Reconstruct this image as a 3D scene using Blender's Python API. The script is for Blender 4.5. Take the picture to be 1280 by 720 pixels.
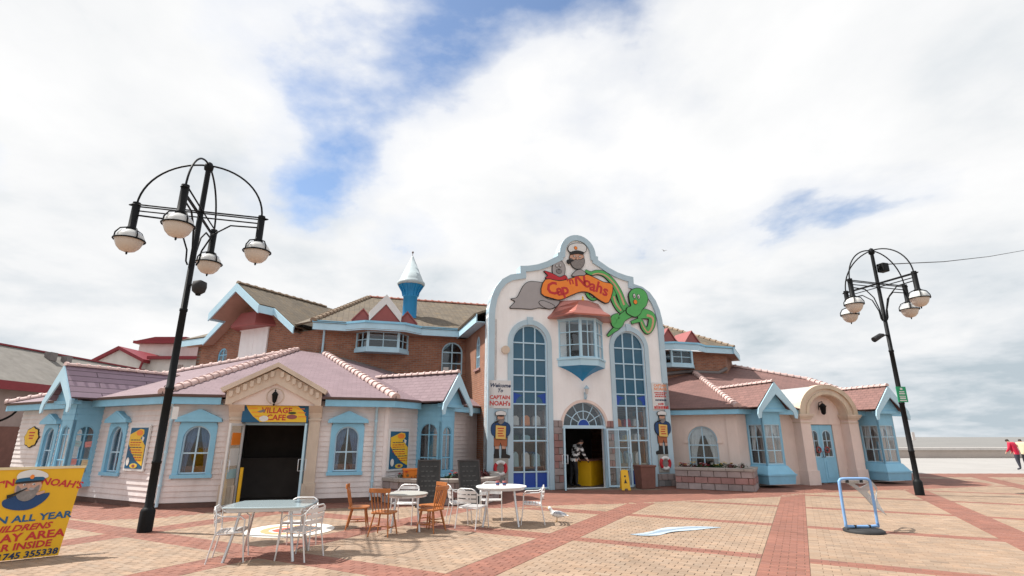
import bpy, bmesh, math, random
from mathutils import Matrix, Vector
random.seed(7)
for o in list(bpy.data.objects): bpy.data.objects.remove(o)
scn = bpy.context.scene
C = scn.collection
R = math.radians
# ------------------------------------------------------------------ camera
CAMH = 1.7
cd = bpy.data.cameras.new('camera'); cam = bpy.data.objects.new('camera', cd); C.objects.link(cam)
cd.sensor_fit = 'HORIZONTAL'; cd.sensor_width = 36; cd.lens = 18.34
cd.clip_start = .05; cd.clip_end = 20000
cam.location = (0, 0, CAMH); cam.rotation_euler = (R(90 + 15.92), 0, 0)
scn.camera = cam
# ------------------------------------------------------------------ sky
SUN_EL, SUN_DIR = R(55), Vector((-.984, .178, 0))      # direction towards the sun in plan
wd = bpy.data.worlds.new('World'); scn.world = wd; wd.use_nodes = True
nt = wd.node_tree; nt.nodes.clear()
def WN(t, **k):
    n = nt.nodes.new(t)
    for a, b in k.items(): setattr(n, a, b)
    return n
def WM(op, a, b=None):
    n = WN('ShaderNodeMath', operation=op)
    for i, q in enumerate((a, b)):
        if q is None: continue
        if isinstance(q, (int, float)): n.inputs[i].default_value = q
        else: nt.links.new(q, n.inputs[i])
    return n.outputs[0]
sky = WN('ShaderNodeTexSky', sky_type='NISHITA')
sky.sun_disc = False; sky.sun_elevation = SUN_EL; sky.sun_rotation = math.atan2(SUN_DIR.x, SUN_DIR.y)
sky.air_density = 1.0; sky.dust_density = .6; sky.ozone_density = 1.6
tc = WN('ShaderNodeTexCoord'); sx = WN('ShaderNodeSeparateXYZ'); nt.links.new(tc.outputs['Generated'], sx.inputs[0])
den = WM('ADD', WM('MAXIMUM', sx.outputs[2], 0.0), .22)
cx = WN('ShaderNodeCombineXYZ')
SKYX, SKYY = -.38, .50
nt.links.new(WM('ADD', WM('DIVIDE', sx.outputs[0], den), SKYX), cx.inputs[0]); nt.links.new(WM('ADD', WM('DIVIDE', sx.outputs[1], den), SKYY), cx.inputs[1])
def cnoise(scale, detail, rough, w, dist=0.):
    n = WN('ShaderNodeTexNoise', noise_dimensions='4D'); nt.links.new(cx.outputs[0], n.inputs['Vector'])
    n.inputs['Scale'].default_value = scale; n.inputs['Detail'].default_value = detail
    n.inputs['Roughness'].default_value = rough; n.inputs['W'].default_value = w; n.inputs['Distortion'].default_value = dist
    return n.outputs['Fac']
def ramp(fac, stops):
    n = WN('ShaderNodeValToRGB'); nt.links.new(fac, n.inputs[0]); e = n.color_ramp.elements
    while len(e) < len(stops): e.new(.5)
    for q, (p, c) in zip(e, stops): q.position = p; q.color = (*c, 1)
    return n.outputs[0]
SKYW = 16.8
low = WM('MULTIPLY', WM('SUBTRACT', .34, sx.outputs[2]), 1.1); low = WM('MAXIMUM', low, 0.0)
cov = WM('ADD', cnoise(.95, 12, .55, SKYW, .15), low)
cover = ramp(cov, [(.385, (0, 0, 0)), (.415, (.35, .35, .35)), (.45, (.85, .85, .85)), (.50, (1, 1, 1))])
shv = WM('SUBTRACT', cnoise(1.6, 10, .56, SKYW + 4.2, .15), WM('MULTIPLY', low, .62))
shade = ramp(shv, [(.20, (.52, .60, .655)), (.32, (.76, .80, .835)), (.44, (.92, .93, .94)), (.56, (1, 1, 1))])
bs = WN('ShaderNodeBackground'); nt.links.new(sky.outputs[0], bs.inputs[0]); bs.inputs[1].default_value = .125
bc = WN('ShaderNodeBackground'); nt.links.new(shade, bc.inputs[0]); bc.inputs[1].default_value = .70
mx = WN('ShaderNodeMixShader'); nt.links.new(cover, mx.inputs[0]); nt.links.new(bs.outputs[0], mx.inputs[1]); nt.links.new(bc.outputs[0], mx.inputs[2])
wo = WN('ShaderNodeOutputWorld'); nt.links.new(mx.outputs[0], wo.inputs[0])
# ------------------------------------------------------------------ sun
ld = bpy.data.lights.new('sun', 'SUN'); ld.energy = 4.8; ld.angle = R(.5); ld.color = (1, .965, .905)
sun = bpy.data.objects.new('sun', ld); C.objects.link(sun); sun.location = (-20, 10, 30)
sv = Vector((SUN_DIR.x * math.cos(SUN_EL), SUN_DIR.y * math.cos(SUN_EL), math.sin(SUN_EL)))
sun.rotation_euler = sv.to_track_quat('Z', 'Y').to_euler()
vs_ = scn.view_settings; vs_.view_transform = 'Standard'; vs_.look = 'None'; vs_.exposure = .52; vs_.gamma = 1
vs_.use_curve_mapping = False
# ------------------------------------------------------------------ materials
M = {}
def mat(name, col, rough=.6, var=.12, vscale=3., bump=0., bscale=40., metal=0., spec=.4, grime=0., objrand=0.):
    m = bpy.data.materials.new(name); m.use_nodes = True; t = m.node_tree; b = t.nodes['Principled BSDF']
    b.inputs['Roughness'].default_value = rough; b.inputs['Metallic'].default_value = metal
    b.inputs['Specular IOR Level'].default_value = spec
    L = t.links.new; co = t.nodes.new('ShaderNodeTexCoord')
    n = t.nodes.new('ShaderNodeTexNoise'); n.inputs['Scale'].default_value = vscale; n.inputs['Detail'].default_value = 6; n.inputs['Roughness'].default_value = .65
    L(co.outputs['Object'], n.inputs['Vector'])
    r = t.nodes.new('ShaderNodeValToRGB'); e = r.color_ramp.elements
    e[0].position = .25; e[1].position = .75
    e[0].color = (*[c * (1 - var) for c in col], 1); e[1].color = (*[min(1, c * (1 + var * .8)) for c in col], 1)
    L(n.outputs['Fac'], r.inputs[0]); out = r.outputs[0]
    if grime:
        g = t.nodes.new('ShaderNodeTexNoise'); g.inputs['Scale'].default_value = .9; g.inputs['Detail'].default_value = 9; g.inputs['Roughness'].default_value = .7
        mp = t.nodes.new('ShaderNodeMapping'); mp.inputs['Scale'].default_value = (2.2, 2.2, .5); L(co.outputs['Object'], mp.inputs[0]); L(mp.outputs[0], g.inputs['Vector'])
        gr = t.nodes.new('ShaderNodeValToRGB'); gr.color_ramp.elements[0].position = .42; gr.color_ramp.elements[1].position = .75
        L(g.outputs['Fac'], gr.inputs[0])
        gm = t.nodes.new('ShaderNodeMath'); gm.operation = 'MULTIPLY'; gm.inputs[1].default_value = grime; L(gr.outputs[0], gm.inputs[0])
        mm = t.nodes.new('ShaderNodeMix'); mm.data_type = 'RGBA'; mm.blend_type = 'MULTIPLY'; L(gm.outputs[0], mm.inputs['Factor']); L(out, mm.inputs['A']); mm.inputs['B'].default_value = (.5, .45, .4, 1); out = mm.outputs['Result']
    if objrand:
        oi = t.nodes.new('ShaderNodeObjectInfo'); mr = t.nodes.new('ShaderNodeMapRange'); mr.inputs['To Min'].default_value = 1 - objrand; mr.inputs['To Max'].default_value = 1 + objrand
        L(oi.outputs['Random'], mr.inputs['Value']); hs = t.nodes.new('ShaderNodeHueSaturation'); L(mr.outputs[0], hs.inputs['Value']); L(out, hs.inputs['Color']); out = hs.outputs[0]
    L(out, b.inputs['Base Color'])
    if bump:
        n2 = t.nodes.new('ShaderNodeTexNoise'); n2.inputs['Scale'].default_value = bscale; n2.inputs['Detail'].default_value = 4; L(co.outputs['Object'], n2.inputs['Vector'])
        bp = t.nodes.new('ShaderNodeBump'); bp.inputs['Strength'].default_value = bump; bp.inputs['Distance'].default_value = .02; L(n2.outputs['Fac'], bp.inputs['Height']); L(bp.outputs[0], b.inputs['Normal'])
    M[name] = m; return m
def brickmat(name, c1, c2, mortar, bw, bh, ms=.008, axes='XZ', off=.5, rough=.8, var=.25, bump=.5, vscale=1.2, stain=None):
    m = mat(name, c1, rough, var, vscale); t = m.node_tree; L = t.links.new; b = t.nodes['Principled BSDF']
    co = t.nodes.new('ShaderNodeTexCoord'); s = t.nodes.new('ShaderNodeSeparateXYZ'); c = t.nodes.new('ShaderNodeCombineXYZ')
    L(co.outputs['Object'], s.inputs[0]); L(s.outputs['XYZ'.index(axes[0])], c.inputs[0]); L(s.outputs['XYZ'.index(axes[1])], c.inputs[1])
    k = t.nodes.new('ShaderNodeTexBrick'); L(c.outputs[0], k.inputs['Vector']); k.offset = off
    for a, v in (('Color1', (*c1, 1)), ('Color2', (*c2, 1)), ('Mortar', (*mortar, 1)), ('Scale', 1), ('Mortar Size', ms), ('Mortar Smooth', .3), ('Bias', 0), ('Brick Width', bw), ('Row Height', bh)): k.inputs[a].default_value = v
    n = t.nodes.new('ShaderNodeTexNoise'); n.inputs['Scale'].default_value = vscale; n.inputs['Detail'].default_value = 8; n.inputs['Roughness'].default_value = .7; L(co.outputs['Object'], n.inputs['Vector'])
    r = t.nodes.new('ShaderNodeValToRGB'); r.color_ramp.elements[0].position = .3; r.color_ramp.elements[1].position = .7
    r.color_ramp.elements[0].color = (1 - var,) * 3 + (1,); r.color_ramp.elements[1].color = (1 + var * .6,) * 3 + (1,)
    L(n.outputs['Fac'], r.inputs[0])
    mm = t.nodes.new('ShaderNodeMix'); mm.data_type = 'RGBA'; mm.blend_type = 'MULTIPLY'; mm.inputs['Factor'].default_value = 1
    L(k.outputs['Color'], mm.inputs['A']); L(r.outputs[0], mm.inputs['B']); out = mm.outputs['Result']
    if stain:
        n3 = t.nodes.new('ShaderNodeTexNoise'); n3.inputs['Scale'].default_value = 2.3; n3.inputs['Detail'].default_value = 10; n3.inputs['Roughness'].default_value = .75; L(co.outputs['Object'], n3.inputs['Vector'])
        r3 = t.nodes.new('ShaderNodeValToRGB'); r3.color_ramp.elements[0].position = .52; r3.color_ramp.elements[1].position = .72; L(n3.outputs['Fac'], r3.inputs[0])
        m3 = t.nodes.new('ShaderNodeMix'); m3.data_type = 'RGBA'; L(r3.outputs[0], m3.inputs['Factor']); L(out, m3.inputs['A']); m3.inputs['B'].default_value = (*stain, 1); out = m3.outputs['Result']
    L(out, b.inputs['Base Color'])
    bp = t.nodes.new('ShaderNodeBump'); bp.inputs['Strength'].default_value = bump; bp.inputs['Distance'].default_value = .02; bp.invert = True
    L(k.outputs['Fac'], bp.inputs['Height']); L(bp.outputs[0], b.inputs['Normal'])
    return m
def glassmat(name, tint, refl=1.0, back=None):
    m = bpy.data.materials.new(name); m.use_nodes = True; t = m.node_tree; L = t.links.new; t.nodes.clear()
    o = t.nodes.new('ShaderNodeOutputMaterial'); g = t.nodes.new('ShaderNodeBsdfGlossy'); g.inputs['Roughness'].default_value = .03; g.inputs['Color'].default_value = (.9, .95, 1, 1)
    if back: b = t.nodes.new('ShaderNodeBsdfDiffuse'); b.inputs[0].default_value = (*back, 1)
    else: b = t.nodes.new('ShaderNodeBsdfTransparent'); b.inputs[0].default_value = (*tint, 1)
    co = t.nodes.new('ShaderNodeTexCoord'); n = t.nodes.new('ShaderNodeTexNoise'); n.inputs['Scale'].default_value = 1.7; L(co.outputs['Object'], n.inputs['Vector'])
    bp = t.nodes.new('ShaderNodeBump'); bp.inputs['Strength'].default_value = .08; bp.inputs['Distance'].default_value = .05; L(n.outputs['Fac'], bp.inputs['Height']); L(bp.outputs[0], g.inputs['Normal'])
    f = t.nodes.new('ShaderNodeFresnel'); ge = t.nodes.new('ShaderNodeNewGeometry'); io = t.nodes.new('ShaderNodeMapRange'); io.inputs['To Min'].default_value = 1.6; io.inputs['To Max'].default_value = .625
    L(ge.outputs['Backfacing'], io.inputs['Value']); L(io.outputs[0], f.inputs[0])
    mu = t.nodes.new('ShaderNodeMath'); mu.operation = 'MULTIPLY'; mu.inputs[1].default_value = refl; mu.use_clamp = True; L(f.outputs[0], mu.inputs[0])
    x = t.nodes.new('ShaderNodeMixShader'); L(mu.outputs[0], x.inputs[0]); L(b.outputs[0], x.inputs[1]); L(g.outputs[0], x.inputs[2]); L(x.outputs[0], o.inputs[0])
    M[name] = m; return m
mat('siding', (.77, .70, .68), .55, .09, 2, .12, 60, grime=.40, objrand=.035)
mat('stucco', (.90, .895, .89), .8, .06, 1.1, .35, 90, grime=.22)
mat('peach', (.79, .655, .59), .8, .08, 1.2, .35, 80, grime=.25)
mat('cream_trim', (.66, .54, .43), .6, .08, 3, .1, 50, grime=.35)
mat('gold_cream', (.64, .53, .40), .6, .12, 3, .15, 50, grime=.4)
mat('blue', (.25, .545, .735), .42, .10, 2.5, .06, 50, grime=.15)
mat('border_blue', (.44, .585, .67), .6, .07, 2, .1, 60, grime=.12)
mat('pale_blue', (.46, .68, .80), .5, .08, 2, grime=.15)
mat('bar_blue', (.48, .67, .79), .45, .05, 4)
mat('deep_blue', (.012, .065, .36), .35, .1, 3)
mat('turret_blue', (.02, .25, .52), .45, .08, 3)
mat('zinc', (.40, .41, .41), .5, .12, 3, grime=.3)
mat('turret_white', (.40, .46, .48), .5, .08, 6)
mat('white', (.70, .70, .69), .5, .05, 4, grime=.1)
mat('ridge', (.56, .41, .38), .7, .16, 5, .2, 30, objrand=.10)
mat('ridge_brown', (.27, .20, .14), .8, .2, 5, .2, 30, objrand=.12)
mat('ridge_red', (.36, .15, .11), .8, .2, 5, .2, 30, objrand=.12)
mat('maroon', (.30, .085, .08), .55, .12, 3)
mat('copper', (.47, .19, .16), .34, .14, 2.5, .05, 30, metal=.55)
mat('soffit', (.40, .25, .19), .8, .12, 3)
mat('gutter', (.13, .085, .075), .6, .15, 3)
mat('plinth', (.14, .08, .065), .85, .2, 5, .3, 40)
mat('lead', (.19, .17, .165), .7, .2, 4)
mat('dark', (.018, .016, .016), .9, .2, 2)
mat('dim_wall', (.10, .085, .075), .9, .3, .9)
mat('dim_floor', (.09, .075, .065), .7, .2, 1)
mat('black_metal', (.009, .010, .011), .55, .2, 6, .05, 40, spec=.16)
mat('lamp_glass', (.60, .53, .46), .25, .05, 4)
mat('lamp_top', (.60, .60, .58), .25, .05, 4)
mat('alu', (.62, .63, .64), .32, .06, 5, metal=.7)
mat('alu_white', (.72, .71, .70), .35, .05, 5, metal=.25)
mat('orange_wood', (.42, .145, .04), .38, .22, 6, .08, 30)
mat('grey_wood', (.35, .34, .31), .7, .2, 6)
mat('chalk', (.035, .036, .036), .75, .4, 5)
mat('chalk_mark', (.10, .10, .098), .9, .5, 30)
mat('board_frame', (.05, .042, .04), .6, .2, 5)
mat('stone', (.34, .28, .27), .85, .25, 3, .4, 30, objrand=.14)
mat('stone_red', (.33, .185, .17), .85, .22, 3, .4, 30, objrand=.14)
mat('stone_grey', (.24, .235, .24), .85, .25, 3, .4, 30, objrand=.14)
mat('coping', (.36, .32, .29), .85, .2, 3, .3, 30)
mat('soil', (.035, .025, .018), .95, .3, 8, .5, 30)
mat('leaf', (.035, .075, .022), .6, .4, 10)
mat('leaf_red', (.14, .03, .03), .6, .4, 10)
mat('petal_yellow', (.75, .50, .06), .6, .1, 9); mat('petal_white', (.75, .72, .68), .6, .1, 9); mat('petal_red', (.5, .03, .04), .6, .1, 9)
mat('yellow', (.78, .44, .012), .42, .06, 2, grime=.12)
mat('sign_yellow', (.80, .50, .03), .45, .08, 6)
mat('sign_orange', (.85, .24, .03), .5, .06, 5)
mat('red', (.50, .02, .03), .45, .08, 5)
mat('text_red', (.52, .03, .03), .5, .05, 5); mat('text_blue', (.02, .10, .22), .5, .05, 5); mat('text_navy', (.012, .03, .09), .5, .05, 5)
mat('navy', (.012, .055, .16), .5, .1, 5)
mat('sign_blue', (.012, .10, .20), .5, .12, 6)
mat('ink', (.02, .018, .018), .6, .05, 5)
mat('seal_grey', (.36, .34, .34), .6, .08, 3); mat('seal_dark', (.22, .20, .20), .6, .08, 3)
mat('octo', (.09, .42, .11), .5, .10, 3); mat('octo_under', (.60, .36, .22), .6, .1, 3)
mat('skin', (.56, .33, .24), .6, .05, 5); mat('beard', (.24, .22, .21), .8, .3, 20)
mat('brown_box', (.19, .085, .065), .75, .2, 4, .1, 30)
mat('shorts', (.38, .13, .06), .7, .1, 5); mat('apron', (.75, .50, .14), .6, .1, 5)
mat('green_sign', (.01, .30, .13), .4, .06, 4)
mat('curtain', (.70, .70, .69), .8, .08, 5)
mat('curtain_blue', (.12, .19, .33), .8, .08, 5)
mat('jacket_red', (.55, .012, .05), .7, .1, 4, .3, 20); mat('coat_beige', (.62, .50, .33), .75, .1, 4, .3, 20); mat('trousers', (.045, .045, .06), .8, .2, 4); mat('trousers_dark', (.015, .015, .018), .8, .2, 4)
mat('hair', (.04, .025, .02), .7, .3, 10)
mat('feather', (.78, .78, .76), .7, .05, 6); mat('feather_grey', (.36, .38, .42), .7, .1, 6); mat('beak', (.45, .25, .04), .5, .1, 6)
mat('rubber', (.025, .025, .026), .7, .2, 6)
mat('frame_blue', (.22, .40, .68), .35, .08, 5)
mat('concrete', (.33, .315, .30), .85, .10, .35, .15, 20, grime=.15)
mat('sea_wall', (.50, .43, .38), .85, .12, .5, .2, 10)
mat('sand', (.26, .21, .16), .95, .15, .05)
mat('land', (.22, .18, .15), .95, .15, .05)
mat('grey_roof', (.20, .185, .165), .85, .22, 1.2, .3, 8, grime=.4)
mat('red_trim', (.22, .02, .028), .5, .12, 3)
mat('offwhite', (.62, .58, .545), .8, .1, 1.2, .2, 30, grime=.3)
mat('far_wall', (.36, .28, .255), .8, .15, .8, .2, 20, grime=.4)
mat('mortar', (.23, .17, .125), .95, .25, 3)
mat('inlay', (.70, .66, .60), .7, .08, 4); mat('inlay_o', (.66, .33, .16), .7, .1, 4); mat('inlay_r', (.50, .10, .07), .7, .1, 4)
mat('sheet_white', (.52, .60, .66), .25, .06, 3); mat('sheet_blue', (.33, .43, .53), .18, .1, 3)
mat('poster_paper', (.72, .70, .66), .7, .06, 6); mat('poster_pink', (.72, .32, .30), .7, .06, 6); mat('poster_teal', (.36, .55, .58), .7, .06, 6); mat('poster_cream', (.72, .60, .36), .7, .06, 6)
brickmat('brick', (.37, .155, .088), (.27, .105, .06), (.27, .22, .18), .225, .075, .010, var=.28, vscale=1.6)
brickmat('brick_side', (.36, .15, .085), (.28, .11, .06), (.30, .24, .19), .225, .075, .010, var=.22, vscale=1.6)
brickmat('slate_pink', (.24, .168, .185), (.215, .148, .165), (.20, .14, .15), .26, .125, .007, axes='XY', var=.16, vscale=.9, bump=.7)
brickmat('slate_red', (.225, .118, .102), (.19, .10, .088), (.14, .08, .07), .26, .125, .007, axes='XY', var=.24, vscale=1.1, bump=.7)
brickmat('slate_purple', (.30, .22, .27), (.27, .195, .24), (.10, .07, .085), 2.6, .2, .012, axes='XY', var=.12, vscale=1.2, bump=.8)
brickmat('pantile', (.150, .120, .085), (.122, .096, .066), (.115, .088, .06), .21, .30, .016, axes='XY', off=0, var=.30, vscale=1.3, bump=.8, stain=(.21, .145, .075))
glassmat('glass', (.90, .93, .94), 1.0)
glassmat('glass_blue', (0, 0, 0), 1.1, back=(.010, .085, .150))
glassmat('glass_clear', (.93, .95, .95), .9)
# pavers: the colour of each paver is an attribute of its face
pm = bpy.data.materials.new('paver_field'); pm.use_nodes = True; t = pm.node_tree; b = t.nodes['Principled BSDF']; b.inputs['Roughness'].default_value = .8
a = t.nodes.new('ShaderNodeAttribute'); a.attribute_name = 'tint'
co = t.nodes.new('ShaderNodeTexCoord'); n = t.nodes.new('ShaderNodeTexNoise'); n.inputs['Scale'].default_value = .8; n.inputs['Detail'].default_value = 12; n.inputs['Roughness'].default_value = .78
t.links.new(co.outputs['Object'], n.inputs['Vector'])
r_ = t.nodes.new('ShaderNodeValToRGB'); r_.color_ramp.elements[0].position = .3; r_.color_ramp.elements[1].position = .7; r_.color_ramp.elements[0].color = (.74, .72, .70, 1); r_.color_ramp.elements[1].color = (1.08, 1.06, 1.05, 1); t.links.new(n.outputs['Fac'], r_.inputs[0])
mm = t.nodes.new('ShaderNodeMix'); mm.data_type = 'RGBA'; mm.blend_type = 'MULTIPLY'; mm.inputs['Factor'].default_value = 1
t.links.new(a.outputs['Color'], mm.inputs['A']); t.links.new(r_.outputs[0], mm.inputs['B']); t.links.new(mm.outputs['Result'], b.inputs['Base Color']); M['paver_field'] = pm
mat('paver_buff', (.32, .228, .160), .8, .14, 6, .2, 60, objrand=.09)
mat('paver_red', (.255, .110, .078), .8, .16, 6, .2, 60, objrand=.10)
# sea
m = mat('sea', (.165, .15, .13), .35, .25, .02); t = m.node_tree; co = t.nodes.new('ShaderNodeTexCoord'); mp = t.nodes.new('ShaderNodeMapping'); mp.inputs['Scale'].default_value = (.04, .35, 1)
n = t.nodes.new('ShaderNodeTexNoise'); n.inputs['Detail'].default_value = 6; n.inputs['Scale'].default_value = 1; t.links.new(co.outputs['Object'], mp.inputs[0]); t.links.new(mp.outputs[0], n.inputs['Vector'])
bp = t.nodes.new('ShaderNodeBump'); bp.inputs['Strength'].default_value = .6; bp.inputs['Distance'].default_value = .6; t.links.new(n.outputs['Fac'], bp.inputs['Height']); t.links.new(bp.outputs[0], t.nodes['Principled BSDF'].inputs['Normal'])
# ------------------------------------------------------------------ mesh helpers
WM_ = {}                                            # world matrix of everything built
class MB:
    def __init__(s): s.v = []; s.f = []; s.m = []; s.s = []
    def add(s, vs, fs, mi=0, sm=False):
        o = len(s.v); s.v += [tuple(p) for p in vs]
        for f in fs: s.f.append([i + o for i in f]); s.m.append(mi); s.s.append(sm)
        return s
    def join(s, o, mx=None, mi=None):
        vs = [tuple(mx @ Vector(p)) for p in o.v] if mx else o.v
        k = len(s.v); s.v += vs; s.f += [[i + k for i in f] for f in o.f]; s.m += [mi if mi is not None else q for q in o.m]; s.s += o.s
        return s
    def xf(s, mx): s.v = [tuple(mx @ Vector(p)) for p in s.v]; return s
    def box(s, x0, x1, y0, y1, z0, z1, mi=0):
        return s.add([(x0, y0, z0), (x1, y0, z0), (x1, y1, z0), (x0, y1, z0), (x0, y0, z1), (x1, y0, z1), (x1, y1, z1), (x0, y1, z1)],
                     [(0, 3, 2, 1), (4, 5, 6, 7), (0, 1, 5, 4), (1, 2, 6, 5), (2, 3, 7, 6), (3, 0, 4, 7)], mi)
    def prism(s, poly, y0, y1, mi=0):               # poly in (x, z), extruded along y
        n = len(poly)
        return s.add([(x, y0, z) for x, z in poly] + [(x, y1, z) for x, z in poly],
                     [list(range(n)), list(range(2 * n - 1, n - 1, -1))] + [(i, i + n, (i + 1) % n + n, (i + 1) % n) for i in range(n)], mi)
    def prismz(s, poly, z0, z1, mi=0):              # poly in (x, y), extruded along z
        n = len(poly)
        return s.add([(x, y, z0) for x, y in poly] + [(x, y, z1) for x, y in poly],
                     [list(range(n - 1, -1, -1)), list(range(n, 2 * n))] + [(i, (i + 1) % n, (i + 1) % n + n, i + n) for i in range(n)], mi)
    def prismx(s, poly, x0, x1, mi=0):              # poly in (y, z), extruded along x
        n = len(poly)
        return s.add([(x0, y, z) for y, z in poly] + [(x1, y, z) for y, z in poly],
                     [list(range(n)), list(range(2 * n - 1, n - 1, -1))] + [(i, i + n, (i + 1) % n + n, (i + 1) % n) for i in range(n)], mi)
    def ring(s, inner, outer, y0, y1, mi=0, closed=True):
        n = len(inner); vs = [(x, y, z) for y in (y0, y1) for L in (inner, outer) for x, z in L]
        fs = []
        for i in range(n if closed else n - 1):
            j = (i + 1) % n
            fs += [(i, n + i, n + j, j), (2 * n + i, 2 * n + j, 3 * n + j, 3 * n + i), (i, j, 2 * n + j, 2 * n + i), (n + i, 3 * n + i, 3 * n + j, n + j)]
        if not closed:
            for i in (0, n - 1): fs.append((i, n + i, 3 * n + i, 2 * n + i))
        return s.add(vs, fs, mi)
    def tube(s, pts, r, n=8, mi=0, closed=False, cap=True):
        P = [Vector(p) for p in pts]; k = len(P); rr = r if isinstance(r, (list, tuple)) else [r] * k
        vs = []; fs = []; up = None
        for i in range(k):
            a = P[i - 1] if (i > 0 or closed) else P[i]; b = P[(i + 1) % k] if (i < k - 1 or closed) else P[i]
            d = (b - a).normalized()
            if up is None: up = d.orthogonal().normalized()
            up = (up - d * up.dot(d)); up = up.normalized() if up.length > 1e-6 else d.orthogonal().normalized()
            q = d.cross(up)
            for j in range(n):
                an = 2 * math.pi * j / n; vs.append(P[i] + (up * math.cos(an) + q * math.sin(an)) * rr[i])
        for i in range(k if closed else k - 1):
            i2 = (i + 1) % k
            for j in range(n): fs.append((i * n + j, i * n + (j + 1) % n, i2 * n + (j + 1) % n, i2 * n + j))
        s.add(vs, fs, mi, True)
        if cap and not closed:
            s.add(vs[:n], [list(range(n - 1, -1, -1))], mi); s.add(vs[-n:], [list(range(n))], mi)
        return s
    def lathe(s, prof, n=20, c=(0, 0, 0), mi=0, sm=True):
        vs = []; fs = []
        for r, z in prof:
            for j in range(n):
                a = 2 * math.pi * j / n; vs.append((c[0] + r * math.cos(a), c[1] + r * math.sin(a), c[2] + z))
        for i in range(len(prof) - 1):
            for j in range(n): fs.append((i * n + j, i * n + (j + 1) % n, (i + 1) * n + (j + 1) % n, (i + 1) * n + j))
        s.add(vs, fs, mi, sm)
        s.add(vs[:n], [list(range(n - 1, -1, -1))], mi); s.add(vs[-n:], [list(range(n))], mi)
        return s
    def mesh(s, name, mats, weld=False):
        me = bpy.data.meshes.new(name); me.from_pydata(s.v, [], s.f)
        for q in (mats if isinstance(mats, (list, tuple)) else [mats]): me.materials.append(M[q] if isinstance(q, str) else q)
        me.polygons.foreach_set('material_index', s.m); me.polygons.foreach_set('use_smooth', s.s)
        bm = bmesh.new(); bm.from_mesh(me)
        if weld: bmesh.ops.remove_doubles(bm, verts=bm.verts, dist=1e-4)
        bmesh.ops.recalc_face_normals(bm, faces=bm.faces); bm.to_mesh(me); bm.free()
        return me
def FR(p, deg, z=0.): return Matrix.Translation((p[0], p[1], z)) @ Matrix.Rotation(R(deg), 4, 'Z')
def link(o, parent=None, w=None):
    C.objects.link(o); w = w.copy() if w is not None else (WM_[parent.name].copy() if parent else Matrix.Identity(4))
    if parent: o.parent = parent; o.matrix_local = WM_[parent.name].inverted() @ w
    else: o.matrix_world = w
    WM_[o.name] = w; return o
def thing(name, label, cat, loc=(0, 0, 0), rz=0, group=None):
    o = bpy.data.objects.new(name, None); o.empty_display_size = .2; link(o, None, FR(loc, rz, loc[2] if len(loc) > 2 else 0.))
    return tag(o, label, cat, group)
def tag(o, label, cat, group=None, kind=None):
    if label: o['label'] = label
    if cat: o['category'] = cat
    if group: o['group'] = group
    if kind: o['kind'] = kind
    return o
def part(name, mb, mats, parent=None, w=None, bevel=0., weld=False):
    me = mb if isinstance(mb, bpy.types.Mesh) else mb.mesh(name, mats, weld or bevel > 0)
    o = bpy.data.objects.new(name, me); link(o, parent, w)
    if bevel: m = o.modifiers.new('bevel', 'BEVEL'); m.width = bevel; m.segments = 2; m.limit_method = 'ANGLE'
    return o
def struct(name, mb, mats): o = part(name, mb, mats); o['kind'] = 'structure'; return o
def copy_tree(o, w, label=None, group=None):
    def rec(a, parent, wm):
        c = a.copy(); link(c, parent, wm)
        for ch in [q for q in C.objects if q.parent == a]: rec(ch, c, wm @ (WM_[a.name].inverted() @ WM_[ch.name]))
        return c
    c = rec(o, None, w)
    if label: c['label'] = label
    if group: c['group'] = group
    return c
def smooth_loop(pts, k=5, closed=True):            # Catmull-Rom through the points
    n = len(pts); out = []
    for i in range(n if closed else n - 1):
        p = [Vector(pts[(i + j) % n] if closed else pts[max(0, min(n - 1, i + j))]) for j in (-1, 0, 1, 2)]
        for q in range(k):
            t = q / k
            out.append(tuple(.5 * ((2 * p[1]) + (p[2] - p[0]) * t + (2 * p[0] - 5 * p[1] + 4 * p[2] - p[3]) * t * t + (3 * p[1] - p[0] - 3 * p[2] + p[3]) * t ** 3)))
    if not closed: out.append(tuple(pts[-1]))
    return out
def offset_loop(pts, d):                            # d > 0 grows a loop whatever its winding
    n = len(pts); ar = sum(pts[i][0] * pts[(i + 1) % n][1] - pts[(i + 1) % n][0] * pts[i][1] for i in range(n)); sg = 1 if ar > 0 else -1
    out = []
    for i in range(n):
        a, b, c = Vector(pts[i - 1]), Vector(pts[i]), Vector(pts[(i + 1) % n]); e1 = (b - a).normalized(); e2 = (c - b).normalized()
        n1 = Vector((e1.y, -e1.x)) * sg; n2 = Vector((e2.y, -e2.x)) * sg; q = n1 + n2
        q = q / max(q.length_squared, .4) * 2 if q.length > 1e-6 else n1
        out.append(tuple(b + q * d))
    return out
_txt = {}
def text_mb(s, size=1., shear=0., bold=0., ext=.004, mi=0, wid=1.):   # flat lettering in the x-z plane, centred, facing -y
    cu = bpy.data.curves.new('t', 'FONT'); cu.body = s; cu.size = size; cu.shear = shear; cu.offset = bold * size; cu.extrude = 0; cu.resolution_u = 2
    cu.align_x = 'CENTER'; cu.align_y = 'CENTER'
    o = bpy.data.objects.new('t', cu); me = bpy.data.meshes.new_from_object(o)
    mb = MB(); mb.add([(v.co.x * wid, -ext, v.co.y) for v in me.vertices], [list(p.vertices) for p in me.polygons], mi)
    bpy.data.objects.remove(o); bpy.data.curves.remove(cu); bpy.data.meshes.remove(me)
    return mb
def T(x=0, y=0, z=0): return Matrix.Translation((x, y, z))
def RY(deg): return Matrix.Rotation(R(deg), 4, 'Y')
def RZ(deg): return Matrix.Rotation(R(deg), 4, 'Z')
def RX(deg): return Matrix.Rotation(R(deg), 4, 'X')
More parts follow.
